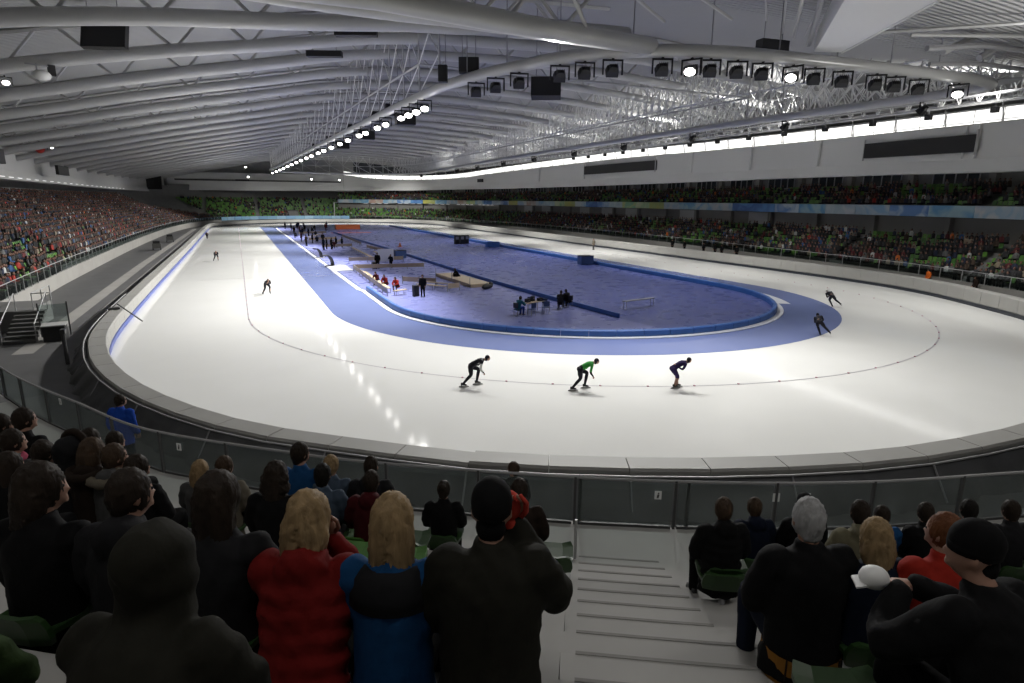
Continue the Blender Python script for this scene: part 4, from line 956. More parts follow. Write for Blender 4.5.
def skater(loc, head_dir, kind, suitm, hoodm, label, top=None, lean=0, bare=False, scale=1.0, sleeve=False):
    if kind not in SKC: SKC[kind] = skater_mesh(kind)
    sm_, bm_, hd, sk = SKC[kind]
    t = thing('speed_skater', loc, face(*head_dir), label=label, cat='skater', group='speed skaters on the ice'); t.rotation_euler = (0, lean, face(*head_dir)); t.scale = (scale,)*3
    link(bm_, 'body', t)
    me = sm_
    if top or bare or sleeve:
        me = sm_.copy(); me.materials.clear(); ms = [MC[suitm], MC[top or suitm], SK, MC['white']]
        for q in ms: me.materials.append(q)
        for p_ in me.polygons:
            c = p_.center
            up_ = c.z > .80+.0*c.y and (c.y > .02 or abs(c.x) > .19)
            p_.material_index = 3 if sleeve and c.x > .13 and c.y > .22 and c.z < 1.0 and c.z > .62 else 1 if (top and up_ and not (c.y < .12 and c.z < .9)) else (2 if bare and c.z < .46 else 0)
        link(me, 'racing_suit', t)
    else:
        o = link(me, 'racing_suit', t); setm(o, MC[suitm])
    o = link(hd, 'hood', t); setm(o, MC[hoodm])
    for a, c in sk: q = link(a, 'skate', t); link(c, 'blade', q)
    return t
tan = lambda x, y: (-(y)/1.0, x)
skater((-16.1, -19.55, .0), (1, -.28), 'push', 'suit', 'suit', 'skater in black and white suit, leftmost of the three on the near bend', sleeve=True)
skater((-12.15, -21.75, .0), (1, -.25), 'push', 'suit', 'suit', 'skater in green top and black tights, middle of the three on the near bend', top='lime')
skater((-8.5, -23.1, .0), (1, -.2), 'cross', 'purple', 'suit', 'skater in dark purple suit with bare calves, rightmost of the three on the near bend', bare=True)
skater((6.1, -18.3, .0), (.75, .65), 'wide', 'suit', 'suit', 'black suited skater leaning into the right bend, nearer of the pair', lean=-.32)
skater((15.6, -11.5, .0), (.5, .85), 'wide', 'suit', 'white', 'black suited skater leaning into the right bend, further of the pair', lean=-.38)
skater((-22.7, 10.4, .0), (.25, -1), 'wide', 'suit', 'suit', 'black suited skater striding down the near left straight', lean=.12)
skater((-27.2, 40.9, .0), (.1, -1), 'wide', 'suit', 'suit', 'small distant skater further up the left straight', lean=.1)
skater((-30.0, 86.6, .0), (.1, -1), 'cross', 'suit', 'suit', 'tiny far skater by the pads at the top of the left straight')
# white panel on the first skater's arm
# ================================================================== INFIELD FURNITURE
def legs_(t, pts, h, r=.025, m='steeld'):
    for x, y in pts: MB().tube([(x, y, .0), (x, y, h)], r, 5).build('leg', M[m], t)
def benchrow(p0, p1, lab, h=.42, w=.38, name='bench', m='wood', grp=None):
    a, c = Vector((*p0, 0)), Vector((*p1, 0)); d = c-a; L = d.length; t = thing(name, (a+c)/2, math.atan2(d.y, d.x), label=lab, cat='bench', group=grp)
    MB().box((0, 0, h), (L, w, .05)).build('seat', M[m], t)
    n = max(2, int(L/1.6)+1)
    for i in range(n):
        x = -L/2+.12+(L-.24)*i/(n-1); legs_(t, [(x, -w*.4), (x, w*.4)], h)
    return t
def fence(p0, p1, lab, h=.75, grp=None):
    a, c = Vector((*p0, 0)), Vector((*p1, 0)); d = c-a; L = d.length; t = thing('low_fence', (a+c)/2, math.atan2(d.y, d.x), label=lab, cat='fence', group=grp)
    n = max(1, round(L/2.0))
    for i in range(n): MB().box((-L/2+L*(i+.5)/n, 0, h*.62), (L/n*.97, .05, h*.55)).build('panel', M['wood'], t)
    for i in range(n+1): MB().box((-L/2+L*i/n, 0, h/2), (.06, .07, h)).build('post', M['steeld'], t)
    return t
def table(p, rz, sz, lab, h=.74):
    t = thing('table', (*p, 0), rz, label=lab, cat='table'); MB().box((0, 0, h), (sz[0], sz[1], .04)).build('table_top', M['wood'], t)
    legs_(t, [(sx*sz[0]*.45, sy*sz[1]*.4) for sx in (-1, 1) for sy in (-1, 1)], h); return t
def chair(p, rz, lab, m='black', grp=None):
    t = thing('chair', (*p, 0), rz, label=lab, cat='chair', group=grp); MB().box((0, 0, .45), (.42, .42, .04)).build('seat', M[m], t); MB().box((0, -.2, .72), (.42, .04, .36)).build('backrest', M[m], t)
    legs_(t, [(sx*.18, sy*.18) for sx in (-1, 1) for sy in (-1, 1)], .45, .018); return t
fence((-13.5, 24.4), (-14.05, 5.6), 'long low birch fence of the skaters pen beside the white kerb')
fence((-13.3, 24.5), (-5.9, 23.6), 'birch fence closing the far end of the skaters pen')
benchrow((-13.2, 20), (-13.6, 7), 'long birch bench inside the pen along its fence')
benchrow((-13.5, 5.6), (-12.4, 6.0), 'short birch bench at the near corner of the skaters pen')
fence((-11.1, 12.4), (-8.6, 10.2), 'low birch fence behind the standing man in the pen')
benchrow((-10.6, 8.9), (-8.6, 6.3), 'birch bench right of the standing man in the pen'); benchrow((-9.9, 10.4), (-7.9, 7.8), 'second birch bench behind the one right of the standing man')
fence((-8.8, 6.2), (-7.6, 6.6), 'short low fence right of the pen benches')
t = thing('platform', (-5.4, 12.2, 0), .05, label='low pale wooden platform under the seated dark figure', cat='platform'); MB().box((0, 0, .28), (2.0, 9.0, .06)).build('deck', M['wood'], t); MB().box((-1, 0, .14), (.05, 9, .26)).build('side_board', M['wood'], t); MB().box((0, -4.5, .14), (2, .05, .26)).build('side_board', M['wood'], t)
for y in (-4.4, 0, 4.4): MB().tube([(-1.05, y, .0), (-1.05, y, .9)], .03, 5).build('post', M['steeld'], t)
t = thing('sports_bag', (-5.1, 6.5, 0), .6, label='long black sports bag on the floor in front of the platform', cat='bag'); b = MB(); b.ell((0, 0, .22), (.75, .3, .22), 14, 8); b.ell((.75, .1, .3), (.2, .2, .28), 10, 7); b.build('bag_body', M['black'], t, smooth=True); MB().tube([(-.3, 0, .42), (0, 0, .55), (.3, 0, .42)], .02, 5).build('strap', M['cabin'], t)
t = table((-6.3, -5.1), .35, (1.8, .8), 'work table with equipment at the near end of the infield')
for k, (x, y, d) in enumerate(((-.5, 0, (.3, .3, .25)), (.1, .1, (.25, .2, .35)), (.6, -.1, (.35, .25, .2)))):
    a = thing('equipment_box', (-6.3+x*.94-y*.34, -5.1+x*.34+y*.94, .76), .35, label=['dark box on the left of the infield work table', 'tall narrow case in the middle of the infield work table', 'flat black case on the right of the infield work table'][k], cat='box'); MB().box((0, 0, d[2]/2), d).build('case', M['black'], a); MB().box((0, -d[1]/2-.01, d[2]*.6), (d[0]*.4, .02, .04)).build('handle', M['steeld'], a)
for k, (x, y, rz) in enumerate(((-6.9, -6.2, .3), (-5.7, -5.9, -.1), (-5.2, -5.0, -1), (-6.0, -4.2, 2.9))): chair((x, y), rz, 'plain %s chair at the infield work table, %s' % (['dark', 'dark', 'dark', 'dark'][k], ['front left', 'front right', 'right end', 'behind it'][k]), 'cabin', 'chairs at the infield work table')
benchrow((.2, -6.6), (3.2, -6.0), 'lone grey bench standing on the near right of the infield', .6, .35, m='steeld')
t = thing('blue_cabinet', (13.7, 21.5, 0), -.1, label='dark blue padded cabinet on the right infield border', cat='cabinet'); MB().box((0, 0, .55), (1.6, 1.2, 1.0)).build('cabinet_body', M['cabin'], t); MB().box((0, 0, 1.08), (1.7, 1.3, .06)).build('lid', M['black'], t)
t = thing('blue_box', (13.5, 51, 0), 0, label='small blue padded box further along the right infield border', cat='box'); MB().box((0, 0, .45), (2.0, 1.2, .8)).build('box_body', M['bluepad'], t); MB().box((0, 0, .88), (2.05, 1.25, .06)).build('lid', M['bluepad'], t)
for k, x in enumerate((10.2, 11.2, 12.1)):
    t = thing('speaker_stack', (x, 59.5+.2*k, 0), .1*k, label='dark upright box in the row of three on the right of the inner rink', cat='box', group='three dark boxes on the inner rink'); MB().box((0, 0, .75), (.75, .7, 1.5)).build('cabinet_body', M['black'], t); MB().box((0, -.36, 1.05), (.55, .03, .5)).build('grille', M['steeld'], t)
t = thing('luggage', (-11.95, 4.7, 0), .2, label='dark upright trolley bag beside the standing man in the pen', cat='bag'); MB().box((0, 0, .45), (.45, .35, .9)).build('case', M['black'], t); MB().tube([(-.15, .12, .9), (-.15, .12, 1.1), (.15, .12, 1.1), (.15, .12, .9)], .015, 5).build('handle', M['rail'], t)
t = thing('dark_case', (-10.95, 25.9, 0), .1, label='dark case beside the taller of the two standing men', cat='case'); MB().box((0, 0, .35), (.5, .5, .7)).build('case', M['black'], t); MB().box((0, 0, .73), (.3, .08, .05)).build('handle', M['steeld'], t)
t = thing('white_board', (-8.4, 31.6, 0), .1, label='white upright board behind the two standing men', cat='board'); MB().box((0, 0, .95), (2.0, .08, 1.5)).build('board_sheet', M['curb'], t); legs_(t, [(-.8, 0), (.8, 0)], .9)
t = thing('padded_box', (-5.4, 37.2, 0), .2, label='dark blue padded box on the inner board behind the standing men', cat='box'); MB().box((0, 0, .5), (1.5, 1.2, 1.0)).build('box_body', M['cabin'], t); MB().box((0, 0, 1.02), (1.55, 1.25, .05)).build('lid', M['black'], t)
for k, (x, y) in enumerate(((-15.0, 30.2), (-15.0, 40.6))):
    t = thing('curved_mat', (x, y, 0), .25, label='black curved mat standing on the kerb, %s of two' % ['nearer', 'further'][k], cat='mat')
    b = MB(); rs = [[Vector((.75*math.cos(a)-.6, s_, .1+1.2*math.sin(a))) for s_ in (-.5, .5)]+[Vector((.68*math.cos(a)-.6, s_, .1+1.12*math.sin(a))) for s_ in (.5, -.5)] for a in [PI*.6*i/8 for i in range(9)]]
    b.loft(rs); b.build('mat_sheet', M['black'], t); MB().box((0, 0, .06), (.9, 1.1, .1)).build('foot', M['steeld'], t)
t = thing('orange_mats', (1.0, 118.5, 0), 0, label='long low stack of orange mats at the far end of the infield', cat='mats'); MB().box((0, 0, .55), (6.0, 2.2, 1.1)).build('mat_block', M['orange'], t); MB().box((0, 0, 1.13), (6.1, 2.3, .06)).build('cover', M['orange'], t)
t = thing('orange_sheet', (-1, 101, 0), 0, label='flat orange sheet on the inner rink floor far down the infield', cat='sheet'); MB().box((0, 0, .03), (9, 2.0, .02)).build('sheet', M['orange'], t)
t = thing('traffic_cone', (-.7, 56, 0), 0, label='small orange cone on the inner rink floor', cat='cone'); MB().loft([[Vector((r*math.cos(a), r*math.sin(a), z)) for a in [2*PI*i/10 for i in range(10)]] for r, z in ((.28, .04), (.05, .75))]).build('cone', M['orange'], t); MB().box((0, 0, .03), (.7, .7, .05)).build('base', M['orange'], t)
# further pens of pale fences and benches
k = 0
for (a, c, kind) in (((-12.6, 33), (-6.0, 32.6), 'f'), ((-9.4, 33.5), (-9.0, 52), 'b'), ((-7.6, 34), (-7.3, 44), 'b'), ((-6.6, 53), (-5.2, 40), 'f'), ((-12.9, 56), (-8.2, 57), 'f'), ((-11, 60), (-7.6, 72), 'b'), ((-13, 74), (-8, 75), 'f'), ((-12.5, 80), (-8.5, 92), 'b'), ((-6.2, 60), (-5.6, 84), 'f'), ((-12.8, 96), (-7, 97), 'f')):
    k += 1
    (fence if kind == 'f' else benchrow)(a, c, ('low pale fence' if kind == 'f' else 'long pale bench')+' of the further skaters pens down the infield', grp='further pens on the infield')
# ================================================================== INFIELD AND TRACKSIDE PEOPLE
Q = dict(fine=False)
person((-11.5, 4.2, .0), 2.6, 'stand', 'coat', 'black', 'black', 'short', 'dark', label='standing person in black coat by the trolley bag in the pen', scale=1.03, **Q)
person((-10.7, 25.3, .0), 2.8, 'stand', 'coat', 'black', 'black', 'short', 'dark', label='taller of the two dark figures standing before the white board', scale=1.05, **Q)
person((-9.2, 25.4, .0), 2.9, 'standphone', 'plain', 'navy', 'black', 'short', 'brown', label='shorter of the two dark figures standing before the white board', scale=.9, **Q)
for x, y, j_, lab in ((-13.35, 12.6, 'maroon', 'person in maroon jacket sitting at the rear of the pen bench'), (-13.1, 10.2, 'red', 'person in red jacket sitting in the middle of the pen bench'), (-12.6, 8.2, 'brightred', 'person in bright red jacket sitting nearest on the pen bench')):
    person((x, y, -.03), 2.4, 'knees', 'plain', j_, 'black', 'short', 'dark', label=lab, scale=1.0, **Q)
person((-5.3, 13.6, .31-.45), 1.6, 'knees', 'plain', 'black', 'black', 'short', 'dark', label='dark figure sitting on the pale wooden platform', scale=1.0, **Q)
person((-7.8, -5.9, .0), -1.2, 'clasp', 'coat', 'teal', 'royal', 'short', 'dark', label='person in teal jacket sitting at the left end of the work table', scale=1.02, **Q)
chair((-7.8, -5.9), -1.2, 'dark chair under the person in teal jacket', 'black')
for x, y, rz, lab in ((-3.9, -4.7, -.6, 'left of the two dark figures seated together on the near infield'), (-3.0, -4.3, .2, 'right of the two dark figures seated together on the near infield')):
    person((x, y, 0), rz, 'knees', 'coat', 'black', 'black', 'short', 'dark', label=lab, scale=1.04, **Q); chair((x, y), rz, 'dark chair under the '+lab.split(' seated')[0].replace('left of the two', 'left').replace('right of the two', 'right'), 'black')
pc = ['black', 'navy', 'charcoal', 'brown', 'maroon', 'black', 'navy']
k = 0
for x, y in ((-12.9,54),(-12.3,55.2),(-11.7,54.4),(-11.2,56.2),(-10.4,58.5),(-9.6,57.8),(-12.9,69),(-12.0,70),(-11.2,68.6),(-14.5,63),(-14.3,74),(-14.1,86),(-13.0,88),(-12.4,92),(-11.4,90),(-10.2,88),(-13.4,100),(-11.9,104),(-10.2,110),(-8.8,106),(-12.9,114),(-11.2,118),(-9.4,121),(-7.4,117),(-5.2,112),(-13.6,124),(-10.2,126),(1.8,124),(-3,127)):
    k += 1; sit = k % 4 == 0
    person((x, y, -.02), rng.uniform(-PI, PI), 'knees' if sit else 'stand', 'coat', pc[k % 7], 'black', 'short', 'dark', label='small dark figure standing about the distant pens on the infield' if not sit else 'small dark figure sitting about the distant pens on the infield', group='distant figures on the infield', scale=rng.uniform(.95, 1.06), **Q)
person((26.6, 40.8, .0), 1.7, 'stand', 'coat', 'beige', 'grey', 'short', 'brown', label='lone figure in beige standing on the far straight by the pads', **Q)
person((33.3, -7.0, -.04), 1.2, 'stand', 'coat', 'orange', 'black', 'short', 'dark', label='trackside worker in orange jacket behind the right pads', scale=1.0, **Q)
person((31.2, -12.2, -.04), 1.0, 'stand', 'coat', 'brown', 'black', 'short', 'dark', label='dark figure behind the pads at the right edge', scale=1.0, **Q)
for k, (x, y) in enumerate(((34.2, 31), (34.4, 28.5), (34.0, 24), (34.2, 22), (33.9, 20.4), (33.8, 17.6))):
    person((x, y, .35), 1.6, 'stand', 'coat', 'black', 'black', 'beanie', 'dark', label='dark clad figure in the row standing behind the far right pads', group='row of figures behind the far right pads', hatm=MC['black'], scale=1.0, **Q)
MB().box((34.1, 24.5, .16), (1.6, 17, .36)).build('trim_501', M['floor'], kind='structure')

# ================================================================== CROWDS AND SEATS IN THE BOWL
def simple_person(cm, hm_, stand=False, tris=1):
    b = MB(); seg = 6 if tris else 5
    def ring(c, rx, ry): return [Vector((c[0]+rx*math.cos(2*PI*k/seg+.5), c[1]+ry*math.sin(2*PI*k/seg+.5), c[2])) for k in range(seg)]
    z = .9 if stand else .44
    b.loft([ring((0, 0, z), .2, .15), ring((0, .01, z+.3), .2, .14), ring((0, .02, z+.5), .23, .13), ring((0, .03, z+.6), .09, .08)], 0)
    b.ell((0, .06, z+.73), (.085, .10, .125), 7, 5, 1)
    b.ell((0, .03, z+.77), (.09, .10, .10), 7, 4, 2)
    for s in (-1, 1):
        b.tube([(s*.24, .02, z+.48), (s*.28, .08, z+.22), (s*.1, .3, z+.18)], .055, 4, 0)
        if stand: b.tube([(s*.09, 0, .9), (s*.1, .02, .02)], .085, 4, 3)
        else: b.tube([(s*.09, .05, .48), (s*.12, .44, .5), (s*.12, .42, .02)], .08, 4, 3)
    return b
def seat_mb():
    b = MB(); b.loft([[Vector((x, y, z)) for x, y, z in r] for r in (((-.21, .0, .42), (.21, .0, .42), (.21, .0, .46), (-.21, .0, .46)), ((-.2, .4, .44), (.2, .4, .44), (.2, .4, .475), (-.2, .4, .475)))])
    b.loft([[Vector((x, y, z)) for x, y, z in r] for r in (((-.21, -.0, .44), (.21, -.0, .44), (.21, .05, .44), (-.21, .05, .44)), ((-.19, -.08, .84), (.19, -.08, .84), (.19, -.035, .86), (-.19, -.035, .86)))]); return b
Rm = camo.matrix_world.to_3x3().inverted()
def inview(q, m=40):
    d = Rm @ (Vector(q)-CAM)
    if d.z > -1: return None
    x = 512+607.02*d.x/-d.z; y = 341.5-607.02*d.y/-d.z
    return (x, y, -d.z) if -m < x < 1024+m and -m < y < 683+m else None
spots = []   # (pos, yaw, depth, tier, row, frac)
def fillrows(tier, path, d0, z0, n, dep, rise, gapf):
    for r in range(n):
        pp = resample([q+nn*(d0+dep*r+dep*.62) for q, nn in zip(*path)], .52); nn = normals2(pp)
        for k, (q, v) in enumerate(zip(pp, nn)):
            f = k/len(pp)
            if gapf(f, r, q): continue
            pos = Vector((q.x, q.y, z0+rise*r)); iv = inview(pos+Vector((0, 0, .8)))
            if iv: spots.append((pos, face(-v.x, -v.y), iv[2], tier, r, f))
aisl = lambda q, s, o: abs(((q.y-o) % s)) < 1.1
fillrows('left', (pL, nL), 0, 1.2, NL, DL, RL_, lambda f, r, q: aisl(q, 26, 3) or (f > .80 and r > 9-(f-.8)*40))
fillrows('far', (pF, nF), 0, 1.1, NL-1, DL, RL_, lambda f, r, q: abs((q.x+4) % 15) < 1.2 or (-9 < q.x < -5.5 and r < 6))
fillrows('lower', (pR, nR), 0, 1.0, 8, .8, .37, lambda f, r, q: aisl(q, 16, 5) and q.x > 20)
fillrows('upper', (pR, nR), 7.0, 7.0, 6, .8, .36, lambda f, r, q: aisl(q, 16, 9) and q.x > 20)
CC = {'dark': (.011, .011, .012), 'charcoal': (.03, .03, .032), 'navy': (.014, .02, .045), 'brown': (.05, .032, .022), 'maroon': (.10, .018, .02), 'grey': (.11, .11, .11), 'blue': (.03, .08, .2), 'red': (.3, .03, .02), 'beige': (.22, .18, .13), 'orange': (.5, .12, .02), 'white': (.42, .42, .41), 'green': (.05, .12, .03)}
CCM = {k: mat('crowd_'+k, c, .85) for k, c in CC.items()}
names = list(CC)
W = dict(left=[.27, .18, .11, .14, .09, .06, .04, .03, .05, .006, .02, .01], lower=[.32, .18, .1, .1, .06, .07, .04, .02, .04, .006, .03, .01], upper=[.36, .2, .1, .1, .05, .06, .04, .03, .03, .01, .015, .005], far=[.34, .2, .13, .12, .06, .04, .03, .02, .03, .01, .01, .01])
SKC_ = mat('crowd_skin', (.17, .09, .065), .7)
HN = [HM['dark'], HM['brown'], HM['black']]
LEG = MC['charcoal']
occ, emp = [], []
def blockn(x, y): return .5+.5*math.sin(x*.21+1.3*math.sin(y*.13))*math.cos(y*.27+math.sin(x*.31))
for s_ in spots:
    pos, yaw, dep, tier, r, f = s_; u = rng.random(); bn = blockn(pos.x*1.0+r*1.7, pos.y)
    if tier == 'left': pr = .97 if pos.y > 32 else .62+.35*(r > 6)
    elif tier == 'far': pr = .18+.35*(bn > .6)+.25*(r < 5 and -12 < pos.x < -6)
    elif tier == 'lower': pr = (.92 if bn > .42 else .42) if pos.y < 60 else (.93 if bn > .18 else .6) if pos.y < 105 else .45
    else: pr = .88 if bn > .42 else .35
    (occ if u < pr else emp).append(s_)
occ.sort(key=lambda s_: s_[2]); emp.sort(key=lambda s_: s_[2])
print('crowd', len(occ), 'empty seats', len(emp))
cm_cache = {}
where = dict(left='crowded left stand', far='green far stand', lower='lower tier of the right stand', upper='upper tier of the right stand')
NIND = 205
for i, (pos, yaw, dep, tier, r, f) in enumerate(occ[:NIND]):
    c = names[rng.choice(len(names), p=np.array(W[tier])/sum(W[tier]))]; sd = tier != 'left' and (r == 7 or (tier == 'upper' and r == 5))
    if rng.random() < .04: sd = True
    h_ = int(rng.integers(3)); key = (c, h_, sd)
    if key not in cm_cache: cm_cache[key] = simple_person(0, 0, sd).mesh('person', [CCM[c], SKC_, HN[h_], LEG])
    o = link(cm_cache[key], 'person', label='%s spectator in %s clothes in the %s' % ('standing' if sd else 'seated', c, where[tier]), cat='person', group='spectators in the '+where[tier])
    o['_k'] = 'c|%s|%s|%d' % (c, tier, r)
    o.location = pos+Vector((0, 0, -.0)); o.rotation_euler = (0, 0, yaw+rng.uniform(-.3, .3)); g = rng.uniform(.94, 1.06); o.scale = (g*1.04, g*1.04, g)
def scatter(items, mb, colf, name, mats, label, mi=None):
    V = np.array(mb.v); nv = len(V); out_v = []; out_f = []; out_m = []
    base_f = mb.f; base_m = mb.m
    for k, (pos, yaw, dep, tier, r, f) in enumerate(items):
        a = yaw+rng.uniform(-.35, .35) if mi is None else yaw; c, s_ = math.cos(a), math.sin(a); g = rng.uniform(.93, 1.07) if mi is None else 1
        T = np.stack([V[:, 0]*c-V[:, 1]*s_, V[:, 0]*s_+V[:, 1]*c, V[:, 2]], 1)*g+np.array(pos)
        out_v.append(T); o = k*nv; out_f += [tuple(o+i for i in ff) for ff in base_f]; cm = colf(tier)
        out_m += [cm[m_] for m_ in base_m]
    me = bpy.data.meshes.new(name); me.from_pydata(np.concatenate(out_v).tolist(), [], out_f)
    for q in mats: me.materials.append(q)
    me.polygons.foreach_set('material_index', out_m); me.update()
    return link(me, name, label=label, kind='stuff', cat='crowd' if mi is None else 'seats')
lo = MB(); seg = 5
def ring5(c, rx, ry): return [Vector((c[0]+rx*math.cos(2*PI*k/5+.5), c[1]+ry*math.sin(2*PI*k/5+.5), c[2])) for k in range(5)]
lo.loft([ring5((0, .0, .42), .22, .16), ring5((0, .02, .95), .25, .14), ring5((0, .03, 1.06), .09, .08)], 0)
lo.ell((0, .05, 1.17), (.085, .10, .125), 5, 4, 1); lo.ell((0, .02, 1.21), (.092, .10, .10), 5, 3, 2)
lo.box((0, .24, .5), (.4, .45, .14), m=3)
allm = [CCM[n_] for n_ in names]+[SKC_]+HN+[LEG]
for tier in where:
    it = [s_ for s_ in occ[NIND:] if s_[3] == tier]
    if not it: continue
    w_ = np.array(W[tier])/sum(W[tier]); it2 = it
    def colf(tr): return [int(rng.choice(len(names), p=w_)), len(names), len(names)+1+int(rng.integers(3)), len(names)+4]
    scatter(it2, lo, colf, 'crowd', allm, 'more distant seated spectators packed in the '+where[tier])
sm_b = seat_mb(); sme = {False: sm_b.mesh('stadium_seat', M['seat']), True: sm_b.mesh('stadium_seat', M['seatlt'])}
for i, (pos, yaw, dep, tier, r, f) in enumerate(emp[:240]):
    lt = bool(rng.random() < .5)
    o = link(sme[lt], 'stadium_seat', label='empty %s green plastic seat in the %s' % ('light' if lt else 'dark', where[tier]), cat='seat', group='empty seats in the '+where[tier]); o.location = pos; o.rotation_euler = (0, 0, yaw); o['_k'] = 's|%s|%s|%d' % ('light' if lt else 'dark', tier, r)
lt_ = MB(); lt_.box((0, .2, .44), (.44, .42, .05)); lt_.box((0, -.02, .66), (.44, .06, .42))
scatter(emp[240:], lt_, lambda tr: [int(rng.random() < .5)], 'stadium_seats', [M['seat'], M['seatlt']], 'more distant rows of empty green plastic seats round the hall', 1)
# row of standing people along the concourse rail on the right
# ================================================================== LEFT CONCOURSE: lane strips, stairs, rails
MB().sweep([Vector((-34.4, -6, 0)), Vector((-34.6, 40, 0)), Vector((-34.0, 130, 0))], [(0, -.036), (.9, -.036)], [Vector((-1, 0, 0))]*3).build('trim_510', M['floorline'], kind='structure')
MB().sweep([Vector((-33.6, -4, 0)), Vector((-33.6, 110, 0))], [(0, -.034), (.12, -.034)], [Vector((-1, 0, 0))]*2).build('trim_511', M['floorline'], kind='structure')
MB().sweep([Vector((-36.8, -8, 0)), Vector((-31.8, -16.5, 0))], [(0, -.034), (.1, -.034)], [Vector((-1, 0, 0))]*2).build('trim_512', M['floorline'], kind='structure')
# ================================================================== NEAR STAND: seats and spectators
def near_seat_proto():
    t = thing('folding_seat', label='x', cat='seat')
    b = MB(); rs = []
    for z, w_, y in ((.38, .20, -.17), (.43, .215, -.18), (.49, .21, -.19), (.54, .19, -.2), (.56, .15, -.205)):
        rs.append([Vector((-w_, y, z)), Vector((-w_*.5, y-.03, z)), Vector((w_*.5, y-.03, z)), Vector((w_, y, z)), Vector((w_, y+.03, z)), Vector((w_*.5, y+.0, z)), Vector((-w_*.5, y+.0, z)), Vector((-w_, y+.03, z))])
    b.loft(rs).build('backrest', M['seat'], t, smooth=False)
    b = MB(); rs = []
    for y, w_, z in ((-.17, .2, .40), (.0, .215, .385), (.16, .21, .40), (.24, .18, .41)):
        rs.append([Vector((-w_, y, z+.03)), Vector((-w_*.5, y, z)), Vector((w_*.5, y, z)), Vector((w_, y, z+.03)), Vector((w_, y, z+.06)), Vector((w_*.5, y, z+.03)), Vector((-w_*.5, y, z+.03)), Vector((-w_, y, z+.06))])
    b.loft(rs).build('seat_pan', M['seat'], t)
    MB().tube([(0, -.12, 0), (0, -.12, .4)], .035, 6).build('bracket', M['steeld'], t); MB().box((0, -.12, .01), (.2, .14, .02)).build('foot_plate', M['steeld'], t)
    return t
NSP = near_seat_proto(); nsf = [True]
def near_seat(x, y, j, lab, m='seatd', grp=None):
    t = NSP if nsf[0] else dup(NSP); nsf[0] = False
    d = (C-Vector((x, y, 0))).normalized()
    t.location = (x, y, ZZ(j)); t.rotation_euler = (0, 0, face(d.x, d.y)); t['label'] = lab
    if grp: t['group'] = grp
    for c in t.children:
        if c.name.startswith(('backrest', 'seat_pan')): setm(c, M[m])
    return t
